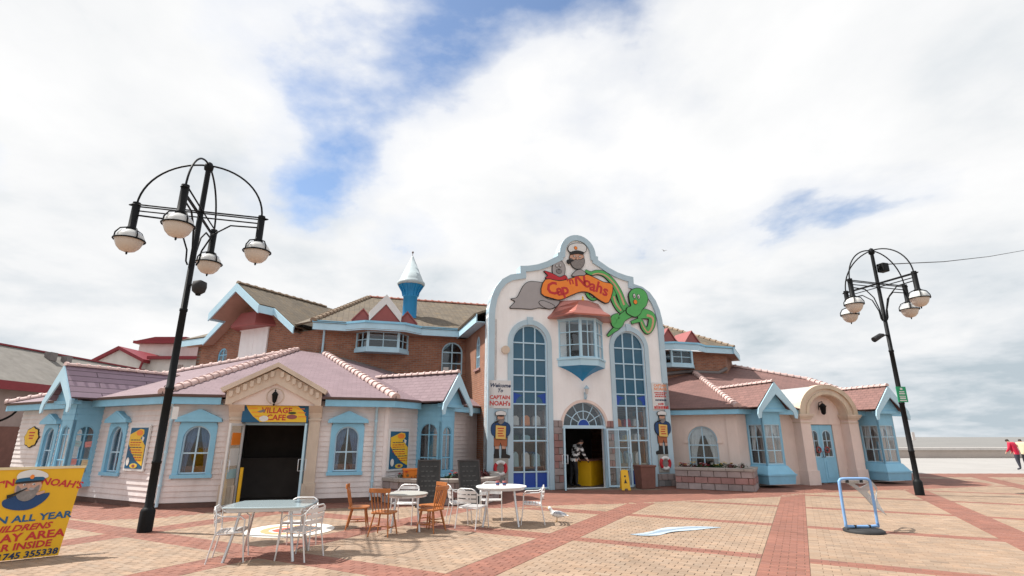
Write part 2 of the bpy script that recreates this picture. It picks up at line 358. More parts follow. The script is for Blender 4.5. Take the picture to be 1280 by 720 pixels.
def go(p, deg, s): return (p[0] + math.cos(R(deg)) * s, p[1] + math.sin(R(deg)) * s)
# ------------------------------------------------------------------ walls with openings
def arch_top(s0, s1, zs, h): c = (s0 + s1) / 2; w = (s1 - s0) / 2; return lambda s: zs + h * math.sqrt(max(0, 1 - ((s - c) / w) ** 2))
def opening(s0, s1, z0, zs, h=0.): return dict(s0=s0, s1=s1, z0=z0, top=arch_top(s0, s1, zs, h), arch=h > 0)
def asamp(s0, s1, n=14): return [(s0 + s1) / 2 - math.cos(math.pi * i / n) * (s1 - s0) / 2 for i in range(n + 1)]
def wall_mb(s0, s1, zbot, ztop, ops, y0=0., y1=.25, extra=()):
    top = ztop if callable(ztop) else (lambda s: ztop)
    br = {s0, s1, *extra}
    for o in ops: br |= set(asamp(o['s0'], o['s1'])) if o['arch'] else {o['s0'], o['s1']}
    br = sorted(round(b, 5) for b in br if s0 - 1e-6 <= b <= s1 + 1e-6); br = [b for i, b in enumerate(br) if i == 0 or b - br[i - 1] > 1e-4]
    mb = MB()
    for a, b in zip(br[:-1], br[1:]):
        m = (a + b) / 2; ea, eb = a + 1e-6, b - 1e-6
        cur = (zbot, zbot)
        seq = sorted([o for o in ops if o['s0'] < m < o['s1']], key=lambda o: o['z0'])
        segs = []
        for o in seq:
            if o['z0'] > cur[0] + 1e-4: segs.append((cur, (o['z0'], o['z0'])))
            mb.add([(a, y0, o['z0']), (b, y0, o['z0']), (b, y1, o['z0']), (a, y1, o['z0'])], [(0, 1, 2, 3)])
            cur = (o['top'](ea), o['top'](eb))
            mb.add([(a, y0, cur[0]), (b, y0, cur[1]), (b, y1, cur[1]), (a, y1, cur[0])], [(3, 2, 1, 0)])
        segs.append((cur, (top(ea), top(eb))))
        for lo, hi in segs:
            for y in (y0, y1): mb.add([(a, y, lo[0]), (b, y, lo[1]), (b, y, hi[1]), (a, y, hi[0])], [(0, 1, 2, 3)])
        mb.add([(a, y0, top(ea)), (b, y0, top(eb)), (b, y1, top(eb)), (a, y1, top(ea))], [(0, 1, 2, 3)])
    for o in ops:
        for s, e in ((o['s0'], 1e-6), (o['s1'], -1e-6)):
            zt = o['top'](s + e); mb.add([(s, y0, o['z0']), (s, y1, o['z0']), (s, y1, zt), (s, y0, zt)], [(0, 1, 2, 3)])
    for s, e in ((s0, 1e-6), (s1, -1e-6)): mb.add([(s, y0, zbot), (s, y1, zbot), (s, y1, top(s + e)), (s, y0, top(s + e))], [(0, 1, 2, 3)])
    return mb
def planks(parent, w, s0, s1, z0, z1, ops, step=.132, mats='siding'):
    """weatherboards, one object for each length of board between openings"""
    z = z0
    while z < z1 - .03:
        h = min(step, z1 - z); iv = [(s0, s1)]
        for o in ops:
            if o['z0'] < z + h - .01 and o['top']((o['s0'] + o['s1']) / 2) > z + .01:
                iv = [q for a, b in iv for q in ((a, min(b, o['s0'])), (max(a, o['s1']), b)) if q[1] - q[0] > .02]
        for a, b in iv:
            j = random.uniform(-.0015, .0015)
            mb = MB().prismx([(0, z), (-.034 + j, z), (-.031 + j, z + .02), (-.013 + j, z + h + .004), (0, z + h + .004)], a + .002, b - .002)
            part('plank', mb, mats, parent, w)
        z += step
def win_mb(s0, s1, z0, zs, h, cols, zl, fw=.05, bw=.028, y0=.06, y1=.12):
    """frame ring and glazing bars; cols = number of lights across, zl = heights of the cross bars"""
    top = arch_top(s0, s1, zs, h); n = 16 if h else 1
    xs = asamp(s0, s1, n) if h else [s0, s1]
    outer = [(s0, z0)] + [(x, top(x)) for x in xs] + [(s1, z0)]
    if h and zs - z0 < .02: outer = outer[1:-1]
    c = (s0 + s1) / 2; hw = (s1 - s0) / 2
    it = arch_top(s0 + fw, s1 - fw, zs, max(h - fw, 0) if h else -fw)
    xi = asamp(s0 + fw, s1 - fw, n) if h else [s0 + fw, s1 - fw]
    inner = [(s0 + fw, z0 + fw)] + [(x, it(x) - (fw if not h else 0)) for x in xi] + [(s1 - fw, z0 + fw)]
    if h and zs - z0 < .02: inner = [(x, max(z, z0 + fw)) for x, z in inner[1:-1]]
    mb = MB().ring(inner, outer, y0, y1)
    for i in range(1, cols):
        x = s0 + (s1 - s0) * i / cols; mb.box(x - bw / 2, x + bw / 2, y0 + .012, y1 - .008, z0 + fw * .5, top(x) - fw * .5)
    for z in zl:
        d = 0 if z <= zs or not h else hw - hw * math.sqrt(max(0, 1 - ((z - zs) / h) ** 2))
        mb.box(s0 + fw * .5 + d, s1 - fw * .5 - d, y0 + .010, y1 - .010, z - bw / 2, z + bw / 2)
    return mb
def panes(parent, w, s0, s1, z0, zs, h, cols, zl, gm='glass', yg=.095, fw=.03):
    top = arch_top(s0, s1, zs, h); zz = [z0] + list(zl) + [None]
    for i in range(cols):
        a = s0 + (s1 - s0) * i / cols + .004; b = s0 + (s1 - s0) * (i + 1) / cols - .004
        for k in range(len(zz) - 1):
            lo = zz[k]; hi = zz[k + 1]; xs = [a + (b - a) * q / 6 for q in range(7)] if (h and (hi is None or hi > zs)) else [a, b]
            tp = [(x, min(hi if hi is not None else 99, top(x) - .012)) for x in xs]; tp = [(x, z) for x, z in tp if z > lo + .006]
            if len(tp) < 2: continue
            poly = [(tp[0][0], lo)] + tp + [(tp[-1][0], lo)]
            g = gm(i, k) if callable(gm) else gm
            part('pane', MB().prism(poly, yg, yg + .006), g, parent, w)
def plane_frame(a, b, c):                           # x along a-b, y up the slope towards c, z the normal
    a, b, c = Vector(a), Vector(b), Vector(c); x = (b - a).normalized(); n = x.cross(c - a).normalized()
    if n.z < 0: n = -n
    y = n.cross(x); m = Matrix((x, y, n)).transposed().to_4x4(); m.translation = a; return m
def roof_face(name, pts, mats, parent, thick=.07):
    m = plane_frame(pts[0], pts[1], pts[2]); inv = m.inverted(); L = [inv @ Vector(p) for p in pts]
    return part(name, MB().prismz([(p.x, p.y) for p in L], -thick, 0), mats, parent, m)
_tile = {}
def ridge(parent, p, q, mats='ridge', rad=.11, ln=.30):
    """half-round ridge or hip tiles laid from p to q"""
    p, q = Vector(p), Vector(q); d = q - p; n = max(1, round(d.length / ln)); x = d.normalized(); y = Vector((0, 0, 1)).cross(x).normalized(); z = x.cross(y)
    key = (mats, rad, round(d.length / n, 3))
    if key not in _tile:
        l = d.length / n; vs = []; fs = []; k = 8
        for i, (xx, rr) in enumerate(((0, rad * 1.28), (l * .26, rad * 1.26), (l * .27, rad), (l + .01, rad * .95))):
            for j in range(k + 1): an = math.pi * (j / k) * 1.1 - .157; vs.append((xx, rr * math.cos(an), rr * math.sin(an) * .95 - .02))
        for i in range(3):
            for j in range(k): fs.append((i * (k + 1) + j, i * (k + 1) + j + 1, (i + 1) * (k + 1) + j + 1, (i + 1) * (k + 1) + j))
        fs += [list(range(k + 1)), list(range(4 * k + 3, 3 * k + 2, -1))]
        _tile[key] = MB().add(vs, fs).mesh('ridge_tile', mats)
    for i in range(n):
        m = Matrix((x, y, z)).transposed().to_4x4(); m.translation = p + d * (i / n); part('ridge_tile', _tile[key], None, parent, m @ RX(random.uniform(-3, 3)))
def drape(w, x0, x1, z0, z1, y, mats, parent, name='curtain', swag=False, side=1):
    """a gathered curtain, pulled to one side at the foot when swag is set"""
    n = 14; vs = []; fs = []; rows = 8
    for r in range(rows + 1):
        t = r / rows; z = z1 + (z0 - z1) * t
        pull = (1 - .62 * math.sin(t * math.pi * .55) ** 1.5) if swag else 1
        for i in range(n + 1):
            u = i / n; x = (x0 + (x1 - x0) * u * pull) if side > 0 else (x1 - (x1 - x0) * u * pull)
            vs.append((x, y + .018 * math.sin(u * 19 + r * .2), z))
    for r in range(rows):
        for i in range(n): k = r * (n + 1) + i; fs.append((k, k + 1, k + n + 2, k + n + 1))
    return part(name, MB().add(vs, fs, 0, True), mats, parent, w)
def cutout(name, pts, parent, w, mats, y=-.02, th=.03, smooth=4, ink=.022, bend=None):
    """a flat shape cut from board with a painted dark edge"""
    L = smooth_loop(pts, smooth) if smooth else pts
    mb = MB()
    if ink: mb.prism(offset_loop(L, ink), y + .004, y + th, 1)
    mb.prism(L, y, y + th * .8, 0)
    return part(name, mb, [mats, 'ink'], parent, w)
# ------------------------------------------------------------------ plan of the buildings (metres)
L1 = (-8.75, 13.75); L0 = go(L1, 152, 8.25); L2 = go(L1, 17, 5.45); L3 = go(L2, 62, 4.8)
P0 = (-.83, 17.95); P1 = go(P0, 17.4, 7.03)
R1 = (8.27, 19.88); R0 = go(R1, 152, 3.4); R2 = go(R1, 17, 7.75)
FW1, FW2, FW3 = FR(L0, -28), FR(L1, 17), FR(L2, 62)
FF = FR(P0, 17.4)
FW4, FW5 = FR(R0, -28), FR(R1, 17)
EZ, ROOFT = 2.75, .354                               # height of the roof edge, tangent of the wing roofs' pitch
# ------------------------------------------------------------------ the setting
struct('ground', MB().add([(-3000, -400, -.06), (3000, -400, -.06), (3000, 47.6, -.06), (-3000, 47.6, -.06)], [(0, 1, 2, 3)]), 'land')
struct('beach', MB().add([(-3000, 47.5, -1.6), (3000, 47.5, -1.6), (3000, 150, -4.3), (-3000, 150, -4.3)], [(0, 1, 2, 3)]), 'sand')
struct('sea', MB().add([(-9000, 125, -4.0), (9000, 125, -4.0), (9000, 12000, -4.0), (-9000, 12000, -4.0)], [(0, 1, 2, 3)]), 'sea')
struct('promenade', MB().add([(-60, 26.6, -.02), (160, 26.6, -.02), (160, 46.6, -.02), (-60, 46.6, -.02)], [(0, 1, 2, 3)]), 'concrete')
mb = MB().box(-60, 160, 46.2, 46.75, -1.8, .62)
sw = part('sea_wall', mb, 'sea_wall'); part('coping', MB().box(-60, 160, 46.0, 46.95, .62, .82), 'offwhite', sw); tag(sw, 'long low sea wall with a projecting coping beyond the promenade', 'sea wall')
plaza = struct('plaza', MB().add([(-30, -6, -.0085), (40, -6, -.0085), (40, 26.7, -.0085), (-30, 26.7, -.0085)], [(0, 1, 2, 3)]), 'mortar')
E1, E2 = Vector((math.cos(R(-28)), math.sin(R(-28)))), Vector((math.cos(R(62)), math.sin(R(62))))
def segd(p, a, b):
    a, b, p = Vector(a), Vector(b), Vector(p); d = b - a; t = max(0, min(1, (p - a).dot(d) / d.length_squared)); return (p - a - d * t).length
LINES = [(L0, L1, 1.75), (L1, L2, 1.1), (L2, L3, 1.5), (P0, P1, 4.0), (R0, R1, 2.1), (R1, R2, 2.6)]
PW, PH, V0 = .21, .11, 5.95                          # paver length, course depth; cross bands lie on whole courses
UB = [k * 3.55 - .42 for k in range(-6, 6)]
EDGES = sorted([c + d for c in UB for d in (-.31, .31)])
def paver_red(u, v, j):
    p = E1 * u + E2 * v
    best = min(segd(p, a, b) - w for a, b, w in LINES)
    if best < 0: return True
    if best < .13: return False
    if p.y > 24.2: return True
    if any(abs(u - c) < .31 for c in UB): return True
    k = (j + 15) % 30 - 15
    return abs(k) <= (2 if u < -4.3 else 1)
PAV = []
for j in range(-130, 270):
    v = V0 + j * PH; u = -26 + (PW / 2 if j % 2 else 0); cuts = []
    while u < 18: cuts.append(u); u += PW
    cuts = sorted(cuts + EDGES); cuts = [c for i, c in enumerate(cuts) if c in EDGES or not any(abs(c - e) < .05 for e in EDGES)]
    for u0, u1 in zip(cuts[:-1], cuts[1:]):
        u = (u0 + u1) / 2; x = E1.x * u + E2.x * v; y = E1.y * u + E2.y * v
        if not (6.6 < y < 26.6) or abs(x) > 1.03 * y + .6: continue
        if y > 18.5 and x < 5 or y > 16.3 and x < -2.5 and x > -9 or y > 15.5 and x < -9.5 - (y - 15.5) * 1.9 + 3: continue
        if y > 22.2 and x < 13: continue
        PAV.append((u, v, x, y, paver_red(u, v, j), u1 - u0))
def px_area(p): return p[5] / p[3] ** 3 * (1 if abs(p[2]) < p[3] * .97 else .01)
PAV.sort(key=px_area, reverse=True)
near, rest = PAV[:300], PAV[300:]
A28 = R(-28)
g = .0045; hy = PH / 2 - g / 2; c_ = .005
def paver_mesh(ln, mats):
    hx = ln / 2 - g / 2
    return MB().add([(-hx, -hy, -.03), (hx, -hy, -.03), (hx, hy, -.03), (-hx, hy, -.03), (-hx, -hy, -c_), (hx, -hy, -c_), (hx, hy, -c_), (-hx, hy, -c_),
                (-hx + c_, -hy + c_, 0), (hx - c_, -hy + c_, 0), (hx - c_, hy - c_, 0), (-hx + c_, hy - c_, 0)],
               [(0, 1, 5, 4), (1, 2, 6, 5), (2, 3, 7, 6), (3, 0, 4, 7), (4, 5, 9, 8), (5, 6, 10, 9), (6, 7, 11, 10), (7, 4, 8, 11), (8, 9, 10, 11)]).mesh('paver', mats)
pme = {}
for u, v, x, y, red, ln in near:
    k = (red, round(ln, 3))
    if k not in pme: pme[k] = paver_mesh(ln, 'paver_red' if red else 'paver_buff')
    part('paver', pme[k], None, plaza, Matrix.Translation((x, y, random.uniform(-.0015, .0015))) @ Matrix.Rotation(A28, 4, 'Z'))
vs = []; fs = []; cols = []
e1, e2 = E1, E2
for u, v, x, y, red, ln in rest:
    hx = ln / 2 - g / 2
    z = random.uniform(-.0015, .0015); b = random.gauss(1, .075); base = (.255, .110, .078) if red else (.32, .228, .160)
    w_ = random.gauss(0, .02); col = (base[0] * b * (1 + w_), base[1] * b, base[2] * b * (1 - w_), 1)
    k = len(vs)
    def pt(a, c, zz): return (x + e1.x * a + e2.x * c, y + e1.y * a + e2.y * c, zz)
    if y < 15:
        vs += [pt(-hx, -hy, z - .007), pt(hx, -hy, z - .007), pt(hx, hy, z - .007), pt(-hx, hy, z - .007), pt(-hx + c_, -hy + c_, z), pt(hx - c_, -hy + c_, z), pt(hx - c_, hy - c_, z), pt(-hx + c_, hy - c_, z)]
        fs += [(k, k + 1, k + 5, k + 4), (k + 1, k + 2, k + 6, k + 5), (k + 2, k + 3, k + 7, k + 6), (k + 3, k, k + 4, k + 7), (k + 4, k + 5, k + 6, k + 7)]; cols += [col] * 5
    else:
        vs += [pt(-hx, -hy, z), pt(hx, -hy, z), pt(hx, hy, z), pt(-hx, hy, z)]; fs.append((k, k + 1, k + 2, k + 3)); cols.append(col)
me = bpy.data.meshes.new('paver_field'); me.from_pydata(vs, [], fs); me.materials.append(pm)
at = me.attributes.new('tint', 'FLOAT_COLOR', 'FACE'); at.data.foreach_set('color', [q for c in cols for q in c])
po = bpy.data.objects.new('paver_field', me); link(po, plaza); po['kind'] = 'stuff'
# ------------------------------------------------------------------ helpers for the wings
def off_corner(p, a0, a1, d=.38):                    # eave corner outside a wall corner
    n0 = Vector((math.sin(R(a0)), -math.cos(R(a0)))); n1 = Vector((math.sin(R(a1)), -math.cos(R(a1)))); b = (n0 + n1).normalized(); k = d / b.dot(n0)
    return (p[0] + b.x * k, p[1] + b.y * k)
def wing_z(p, ep, deg): n = Vector((-math.sin(R(deg)), math.cos(R(deg)))); return EZ + ROOFT * ((p[0] - ep[0]) * n.x + (p[1] - ep[1]) * n.y)
def fascia(parent, a, b, mats=('blue', 'gutter'), z0=2.50, z1=2.68, ext=0.0, zt=EZ, soff=.36, name='fascia'):
    """painted eaves board with a gutter above it and a soffit behind, from eave corner a to b"""
    deg = math.degrees(math.atan2(b[1] - a[1], b[0] - a[0])); ln = math.hypot(b[0] - a[0], b[1] - a[1]); w = FR(a, deg)
    mb = MB().box(0, ln, .02, .06, z0, z1, 0); mb.box(0, ln, .06, soff, z0 + .015, z0 + .035, 0)
    o = part(name, mb, [mats[0]], parent, w)
    pr = [(.0 + .07 * math.cos(t), (z1 + .055) + .06 * math.sin(t)) for t in [math.pi + i * math.pi / 6 for i in range(7)]]
    mb = MB().prismx([(y - .05 + .06, z) for y, z in pr] , 0, ln); part('gutter', mb, mats[1], parent, w)
    return o
def bay(b, w, s0, wd, p, arched=True, ridge_y=None, roofm='slate_pink', bm='blue', zr=3.62, zf=2.72, big='left', label=''):
    """square bay with a steep little gable: faces, windows, gable roof, barge boards"""
    sc = s0 + wd / 2
    faces = [(w @ T(s0, -p, 0), wd), (w @ T(s0, 0, 0) @ RZ(-90), p), (w @ T(s0 + wd, -p, 0) @ RZ(90), p)]
    zb = .62 if arched else .72
    mb = MB(); sub = []
    for fw, ln in faces:
        m = (.11 if ln > .6 else .07) if arched else .045
        a, c = m, ln - m
        op = opening(a, c, zb + .10, 1.78, (c - a) / 2 * .95) if arched else opening(a, c, zb + .05, 2.13, 0)
        mb.join(wall_mb(.0, ln, zb, 2.66, [op], 0, .06), w.inverted() @ fw); sub.append((fw, op, a, c))
        if arched:                                   # boarded lines above the window
            for z in (2.14, 2.30, 2.46): mb.join(MB().box(.01, ln - .01, -.012, 0, z, z + .145), w.inverted() @ fw)
    o = part('bay_window', mb, bm, b, w)
    q = .10
    def base(d, za, zc): return [(s0 - d, 0, za), (s0 - d, -p - d, za), (s0 + wd + d, -p - d, za), (s0 + wd + d, 0, za)]
    if arched:                                       # tapered foot
        mb = MB().add(base(.10, zb - .22, 0) + base(0, zb + .02, 0), [(0, 1, 5, 4), (1, 2, 6, 5), (2, 3, 7, 6), (3, 0, 4, 7), (0, 1, 2, 3), (4, 5, 6, 7)])
        part('foot', mb, bm, o, w)
    else:
        mb = MB().add(base(.16, .12, 0) + base(.19, .40, 0) , [(0, 1, 5, 4), (1, 2, 6, 5), (2, 3, 7, 6), (3, 0, 4, 7), (0, 1, 2, 3), (4, 5, 6, 7)])
        mb.add(base(.22, .402, 0) + base(.22, .45, 0), [(0, 1, 5, 4), (1, 2, 6, 5), (2, 3, 7, 6), (3, 0, 4, 7), (0, 1, 2, 3), (4, 5, 6, 7)])
        mb.add(base(.19, .452, 0) + base(.03, .72, 0), [(0, 1, 5, 4), (1, 2, 6, 5), (2, 3, 7, 6), (3, 0, 4, 7), (0, 1, 2, 3), (4, 5, 6, 7)])
        part('sill_box', mb, bm, o, w)
    for fw, op, a, c in sub:
        ar = (c - a) / 2 * .95 if arched else 0
        z0, zs = op['z0'], (1.78 if arched else 2.13); zl = [z0 + (zs - z0) * .36, zs - .02] if arched else [z0 + (zs - z0) * .34, z0 + (zs - z0) * .68]
        cols = 2
        part('window_frame', win_mb(a, c, z0, zs, ar, cols, zl, .03, .03, .015, .055), 'blue' if arched else 'pale_blue', o, fw)
        panes(o, fw, a, c, z0, zs, ar, cols, zl, 'glass', .035)
        if not arched:
            drape(fw, a, (a + c) / 2 + .02, z0 + .45, 2.12, .12, 'curtain', o, swag=True, side=1); drape(fw, (a + c) / 2 - .02, c, z0 + .75, 2.12, .13, 'curtain', o, swag=True, side=-1)
    # gable roof
    hw = wd / 2 + .42; yf = -p - .34; yb = (zr - EZ) / ROOFT - .38
    wp = lambda x, y, z: tuple(w @ Vector((x, y, z)))
    gr = roof_face('gable_roof', [wp(sc - hw, yf, zf), wp(sc - hw, -.30, zf), wp(sc, yb, zr), wp(sc, yf, zr)], roofm, b, .05)
    g2 = roof_face('gable_roof', [wp(sc + hw, -.30, zf), wp(sc + hw, yf, zf), wp(sc, yf, zr), wp(sc, yb, zr)], roofm, b, .05)
    ridge(gr, wp(sc, yf - .02, zr + .02), wp(sc, yb, zr + .02), rad=.075, ln=.26)
    for sg in (-1, 1):                               # barge boards with curved tails
        t = .25
        pts = [(sc, zr - .02), (sc + sg * hw, zf - .06), (sc + sg * (hw + .05), zf - .26), (sc + sg * (hw + .01), zf - .40), (sc + sg * (hw - .09), zf - .38), (sc + sg * (hw - .12), zf - .24), (sc + sg * (hw - .15), zf - .16), (sc, zr - .02 - t * 1.7)]
        part('barge_board', MB().prism(pts, yf - .045, yf - .005), 'pale_blue' if sg < 0 else 'pale_blue', gr if sg < 0 else g2, w)
    part('gable_panel', MB().prism([(sc - hw + .20, 2.60), (sc + hw - .20, 2.60), (sc + .02, zr - .22), (sc - .02, zr - .22)], -p - .16, -p - .10), bm, o, w)
    mb = MB().box(sc - hw + .22, sc + hw - .22, -p - .20, -p, 2.56, 2.66); mb.box(sc - .42, sc + .42, -p - .175, -p - .16, 2.80, 2.83)
    part('gable_rail', mb, bm, o, w)
    return o
# ------------------------------------------------------------------ the café wing
cafe = thing('cafe_building', 'single-storey pink weatherboarded café wing with pale blue windows and pink slate roof', 'building', L1)
def cafe_window(b, w, c):
    o = part('window', win_mb(c - .315, c + .315, .80, 1.66, .315, 2, [1.30], .035, .035, .02, .07), 'bar_blue', b, w)
    panes(o, w, c - .315, c + .315, .80, 1.66, .315, 2, [1.30], 'glass', .045)
    # surround with an arched hole
    hw, gw, zb, zt, zs, r = .44, .315, .70, 2.06, 1.66, .315
    inner = [(c - gw, .79)] + [(c - gw, .79 + (zs - .79) * i / 3) for i in (1, 2)] + [(c + r * math.cos(a), zs + r * math.sin(a)) for a in [math.pi - math.pi * i / 16 for i in range(17)]] + [(c + gw, .79 + (zs - .79) * i / 3) for i in (2, 1)] + [(c + gw, .79)]
    outer = [(c - hw, zb)] + [(c - hw, z) for x, z in inner[1:3]]
    for i in range(17):
        a = math.pi - math.pi * i / 16; ca, sa = math.cos(a), math.sin(a); k = min(hw / max(abs(ca), 1e-6), (zt - zs) / max(sa, 1e-6)); outer.append((c + k * ca, zs + k * sa))
    outer += [(c + hw, z) for x, z in inner[-3:-1]] + [(c + hw, zb)]
    mb = MB().ring(inner, outer, -.06, .02)
    mb.box(c - hw - .03, c + hw + .03, -.09, -.06, zb, zb + .09)
    part('surround', mb, 'blue', o, w)
    mb = MB().prism([(c - .54, 2.07), (c + .54, 2.07), (c + .52, 2.16), (c + .03, 2.385), (c - .03, 2.385), (c - .52, 2.16)], -.17, 0)
    mb.prism([(c - .40, 2.165), (c + .40, 2.165), (c, 2.34)], -.178, -.17)
    part('pediment', mb, 'blue', o, w)
    for sd in (-1, 1):
        drape(w, c - .30 if sd > 0 else c + .02, c - .02 if sd > 0 else c + .30, .84, 1.95, .14, 'curtain_blue', o, swag=True, side=sd)
    part('window_box', MB().box(c - .29, c + .29, .14, .24, .80, .98), 'brown_box', o, w)
    return opening(c - .43, c + .43, .72, 2.05)
# wall towards the promenade side (left of the corner pipe)
LW1 = 8.25
ops1 = [opening(2.2 - .43, 2.2 + .43, .72, 2.05), opening(6.0 - .43, 6.0 + .43, .72, 2.05), opening(4.33, 4.97, .60, 2.60)]
w1 = part('wall', wall_mb(0, LW1, 0, 2.66, ops1, 0, .18), 'siding', cafe, FW1); planks(w1, FW1, 0, LW1, .13, 2.52, ops1)
for c in (2.2, 6.0): cafe_window(cafe, FW1, c)
part('plinth', MB().box(0, LW1, -.02, 0, 0, .12), 'plinth', cafe, FW1)
bay(cafe, FW1, 4.3, .70, .68, roofm='slate_purple')
for k, (x, z, m) in enumerate(((.20, 1.52, 'poster_teal'), (.47, 1.50, 'poster_pink'), (.18, 1.05, 'poster_pink'), (.48, 1.02, 'poster_cream'))):
    fw = FW1 @ T(5.0, -.68, 0) @ RZ(90) @ T(x, -.002 + .028, z) @ RY(random.uniform(-16, 16))
    o = part('paper_notice', MB().box(-.09, .09, -.004, 0, -.075, .075).join(text_mb('~~~', .05, 0, .01, .006), None, 1), [m, 'text_red'], None, fw)
    tag(o, ['pale green notice taped in the purple-roofed bay window beside a pink one', 'pink notice taped to the upper pane of the purple-roofed bay window nearest the wall', 'pink notice taped low in the purple-roofed bay window beside a cream one', 'cream notice taped low in the purple-roofed bay window'][k], 'notice', 'notices taped inside the bay window')
# entrance wall
LW2 = 5.45
ops2 = [opening(.695 - .43, .695 + .43, .72, 2.05), opening(4.38 - .43, 4.38 + .43, .72, 2.05), opening(1.70, 3.34, 0, 2.06)]
w2 = part('wall', wall_mb(0, LW2, 0, 2.66, ops2, 0, .18), 'siding', cafe, FW2); planks(w2, FW2, 0, LW2, .13, 2.52, ops2 + [opening(1.40, 3.64, 0, 2.6)])
for c in (.695, 4.38): cafe_window(cafe, FW2, c)
part('plinth', MB().box(0, 1.42, -.02, 0, 0, .12), 'plinth', cafe, FW2); part('plinth', MB().box(3.64, LW2, -.02, 0, 0, .12), 'plinth', cafe, FW2)
for a, c in ((1.42, 1.72), (3.36, 3.64)):            # pilasters
    mb = MB().box(a, c, -.20, 0, .0, 2.22); mb.box(a - .03, c + .03, -.24, 0, 0, .52); mb.box(a - .02, c + .02, -.23, 0, 2.12, 2.17); mb.prismx([(0, 2.2), (-.20, 2.2), (-.26, 2.32), (-.42, 2.46), (-.46, 2.5), (0, 2.5)], a - .03, c + .03)
    o = part('pilaster', mb, 'cream_trim', cafe, FW2)
    for k in range(3): part('flute', MB().box(a + .04 + k * .085, a + .08 + k * .085, -.255, -.24, .08, .46), 'cream_trim', o, FW2)
# pediment over the entrance
ca = 2.47; oz = lambda x: 3.60 - abs(x - ca) * .565
outer = [(ca - 1.27, oz(ca - 1.27)), (ca, 3.60), (ca + 1.27, oz(ca + 1.27))]
mb = MB().ring([(ca - 1.08, 2.50), (ca, 3.06), (ca + 1.08, 2.50)], [(ca - 1.16, 2.86 - .02), (ca, 3.46), (ca + 1.16, 2.86 - .02)], -.48, .3, 0, False)
mb.prism([(ca - 1.16, 2.50), (ca - 1.0, 2.50), (ca - 1.0, 2.70), (ca - 1.16, 2.84)], -.475, .3); mb.prism([(ca + 1.16, 2.50), (ca + 1.0, 2.50), (ca + 1.0, 2.70), (ca + 1.16, 2.84)], -.475, .3)
ped = part('pediment', mb, 'cream_trim', cafe, FW2)
mb = MB().ring([(ca - 1.24, 2.80), (ca, 3.49), (ca + 1.24, 2.80)], [(ca - 1.30, 2.90), (ca, 3.61), (ca + 1.30, 2.90)], -.60, .95, 0, False); part('cornice', mb, 'cream_trim', ped, FW2)
part('tympanum', MB().prism([(ca - 1.08, 2.50), (ca + 1.08, 2.50), (ca, 3.06)], -.41, .1), 'peach', ped, FW2)
for sg in (-1, 1):
    for k in range(7):
        x = ca + sg * (.12 + k * .155); z = 3.42 - abs(x - ca) * .565
        part('dentil', MB().prism([(x - .045, z + .02), (x + .045, z + .02), (x + .045, z - .10), (x + .025, z - .135), (x - .025, z - .135), (x - .045, z - .10)], -.545, -.48), 'cream_trim', ped, FW2)
pr = [Vector((ca + .21 * math.cos(a), -.415, 2.73 + .21 * math.sin(a))) for a in [2 * math.pi * i / 28 for i in range(28)]]
part('roundel', MB().tube(pr, .014, 6, closed=True), 'cream_trim', ped, FW2)
# a dark wrought lantern in the tympanum
o = thing('wall_lantern', 'black wrought lantern hanging in the pediment over the café sign', 'lantern', (0, 0)); mwl = FW2 @ T(ca, -.52, 2.68)
o.matrix_world = mwl; WM_[o.name] = mwl
part('body', MB().lathe([(.02, -.13), (.05, -.09), (.075, .08), (.085, .09), (.04, .15), (.015, .17), (.02, .20), (0.004, .23)], 8), 'black_metal', o, mwl)
part('bracket', MB().tube([(0, .12, .05), (0, .06, .2), (0, 0, .2)], .012, 6).lathe([(.01, -.2), (.025, -.17), (.01, -.13)], 8), 'black_metal', o, mwl)
# open glazed doors
def glazed_leaf(b, w, ww, h, rows, name='door', bars='bar_blue', glass='glass_clear', low=.0, cols=2, fw=.06):
    mb = MB().ring([(fw, fw), (ww - fw, fw), (ww - fw, h - fw), (fw, h - fw)], [(0, 0), (ww, 0), (ww, h), (0, h)], -.025, .025)
    zl = [low + (h - low) * k / rows for k in range(1, rows)]
    for k in range(1, cols): mb.box(ww * k / cols - .014, ww * k / cols + .014, -.017, .017, fw, h - fw)
    for z in zl: mb.box(fw, ww - fw, -.016, .016, z - .014, z + .014)
    if low: mb.box(fw, ww - fw, -.018, .018, low - .04, low + .04)
    o = part(name, mb, bars, b, w)
    part('pane', MB().box(fw - .01, ww - fw + .01, -.003, .003, (low or fw) - .01, h - fw + .01), glass, o, w)
    if low: part('panel', MB().box(fw - .01, ww - fw + .01, -.010, .010, fw - .01, low), bars, o, w)
    part('handle', MB().tube([(ww - .05, -.025, h * .42), (ww - .05, -.09, h * .42), (ww - .05, -.09, h * .56), (ww - .05, -.025, h * .56)], .012, 6).tube([(ww - .05, .025, h * .42), (ww - .05, .09, h * .42), (ww - .05, .09, h * .56), (ww - .05, .025, h * .56)], .012, 6), 'alu', o, w)
    return o
lf = glazed_leaf(cafe, FW2 @ T(1.76, -.05, .03) @ RZ(-104), .80, 2.0, 1, bars='white', cols=1)
for k, (z, hh, m) in enumerate(((1.62, .30, 'sign_orange'), (1.18, .42, 'poster_paper'), (.78, .22, 'poster_teal'))):
    part('poster', MB().box(.14, .62, -.012, -.006, z - hh / 2, z + hh / 2), m, lf, FW2 @ T(1.76, -.05, .03) @ RZ(-104) @ T(0, .018, 0))
glazed_leaf(cafe, FW2 @ T(3.29, -.05, .03) @ RZ(-87), .80, 2.0, 1, bars='pale_blue', cols=1)
part('door_frame', MB().box(1.70, 1.745, -.02, .16, 0, 2.06).box(3.30, 3.34, -.02, .16, 0, 2.06).box(1.745, 3.30, -.02, .16, 2.0, 2.06), 'pale_blue', cafe, FW2)
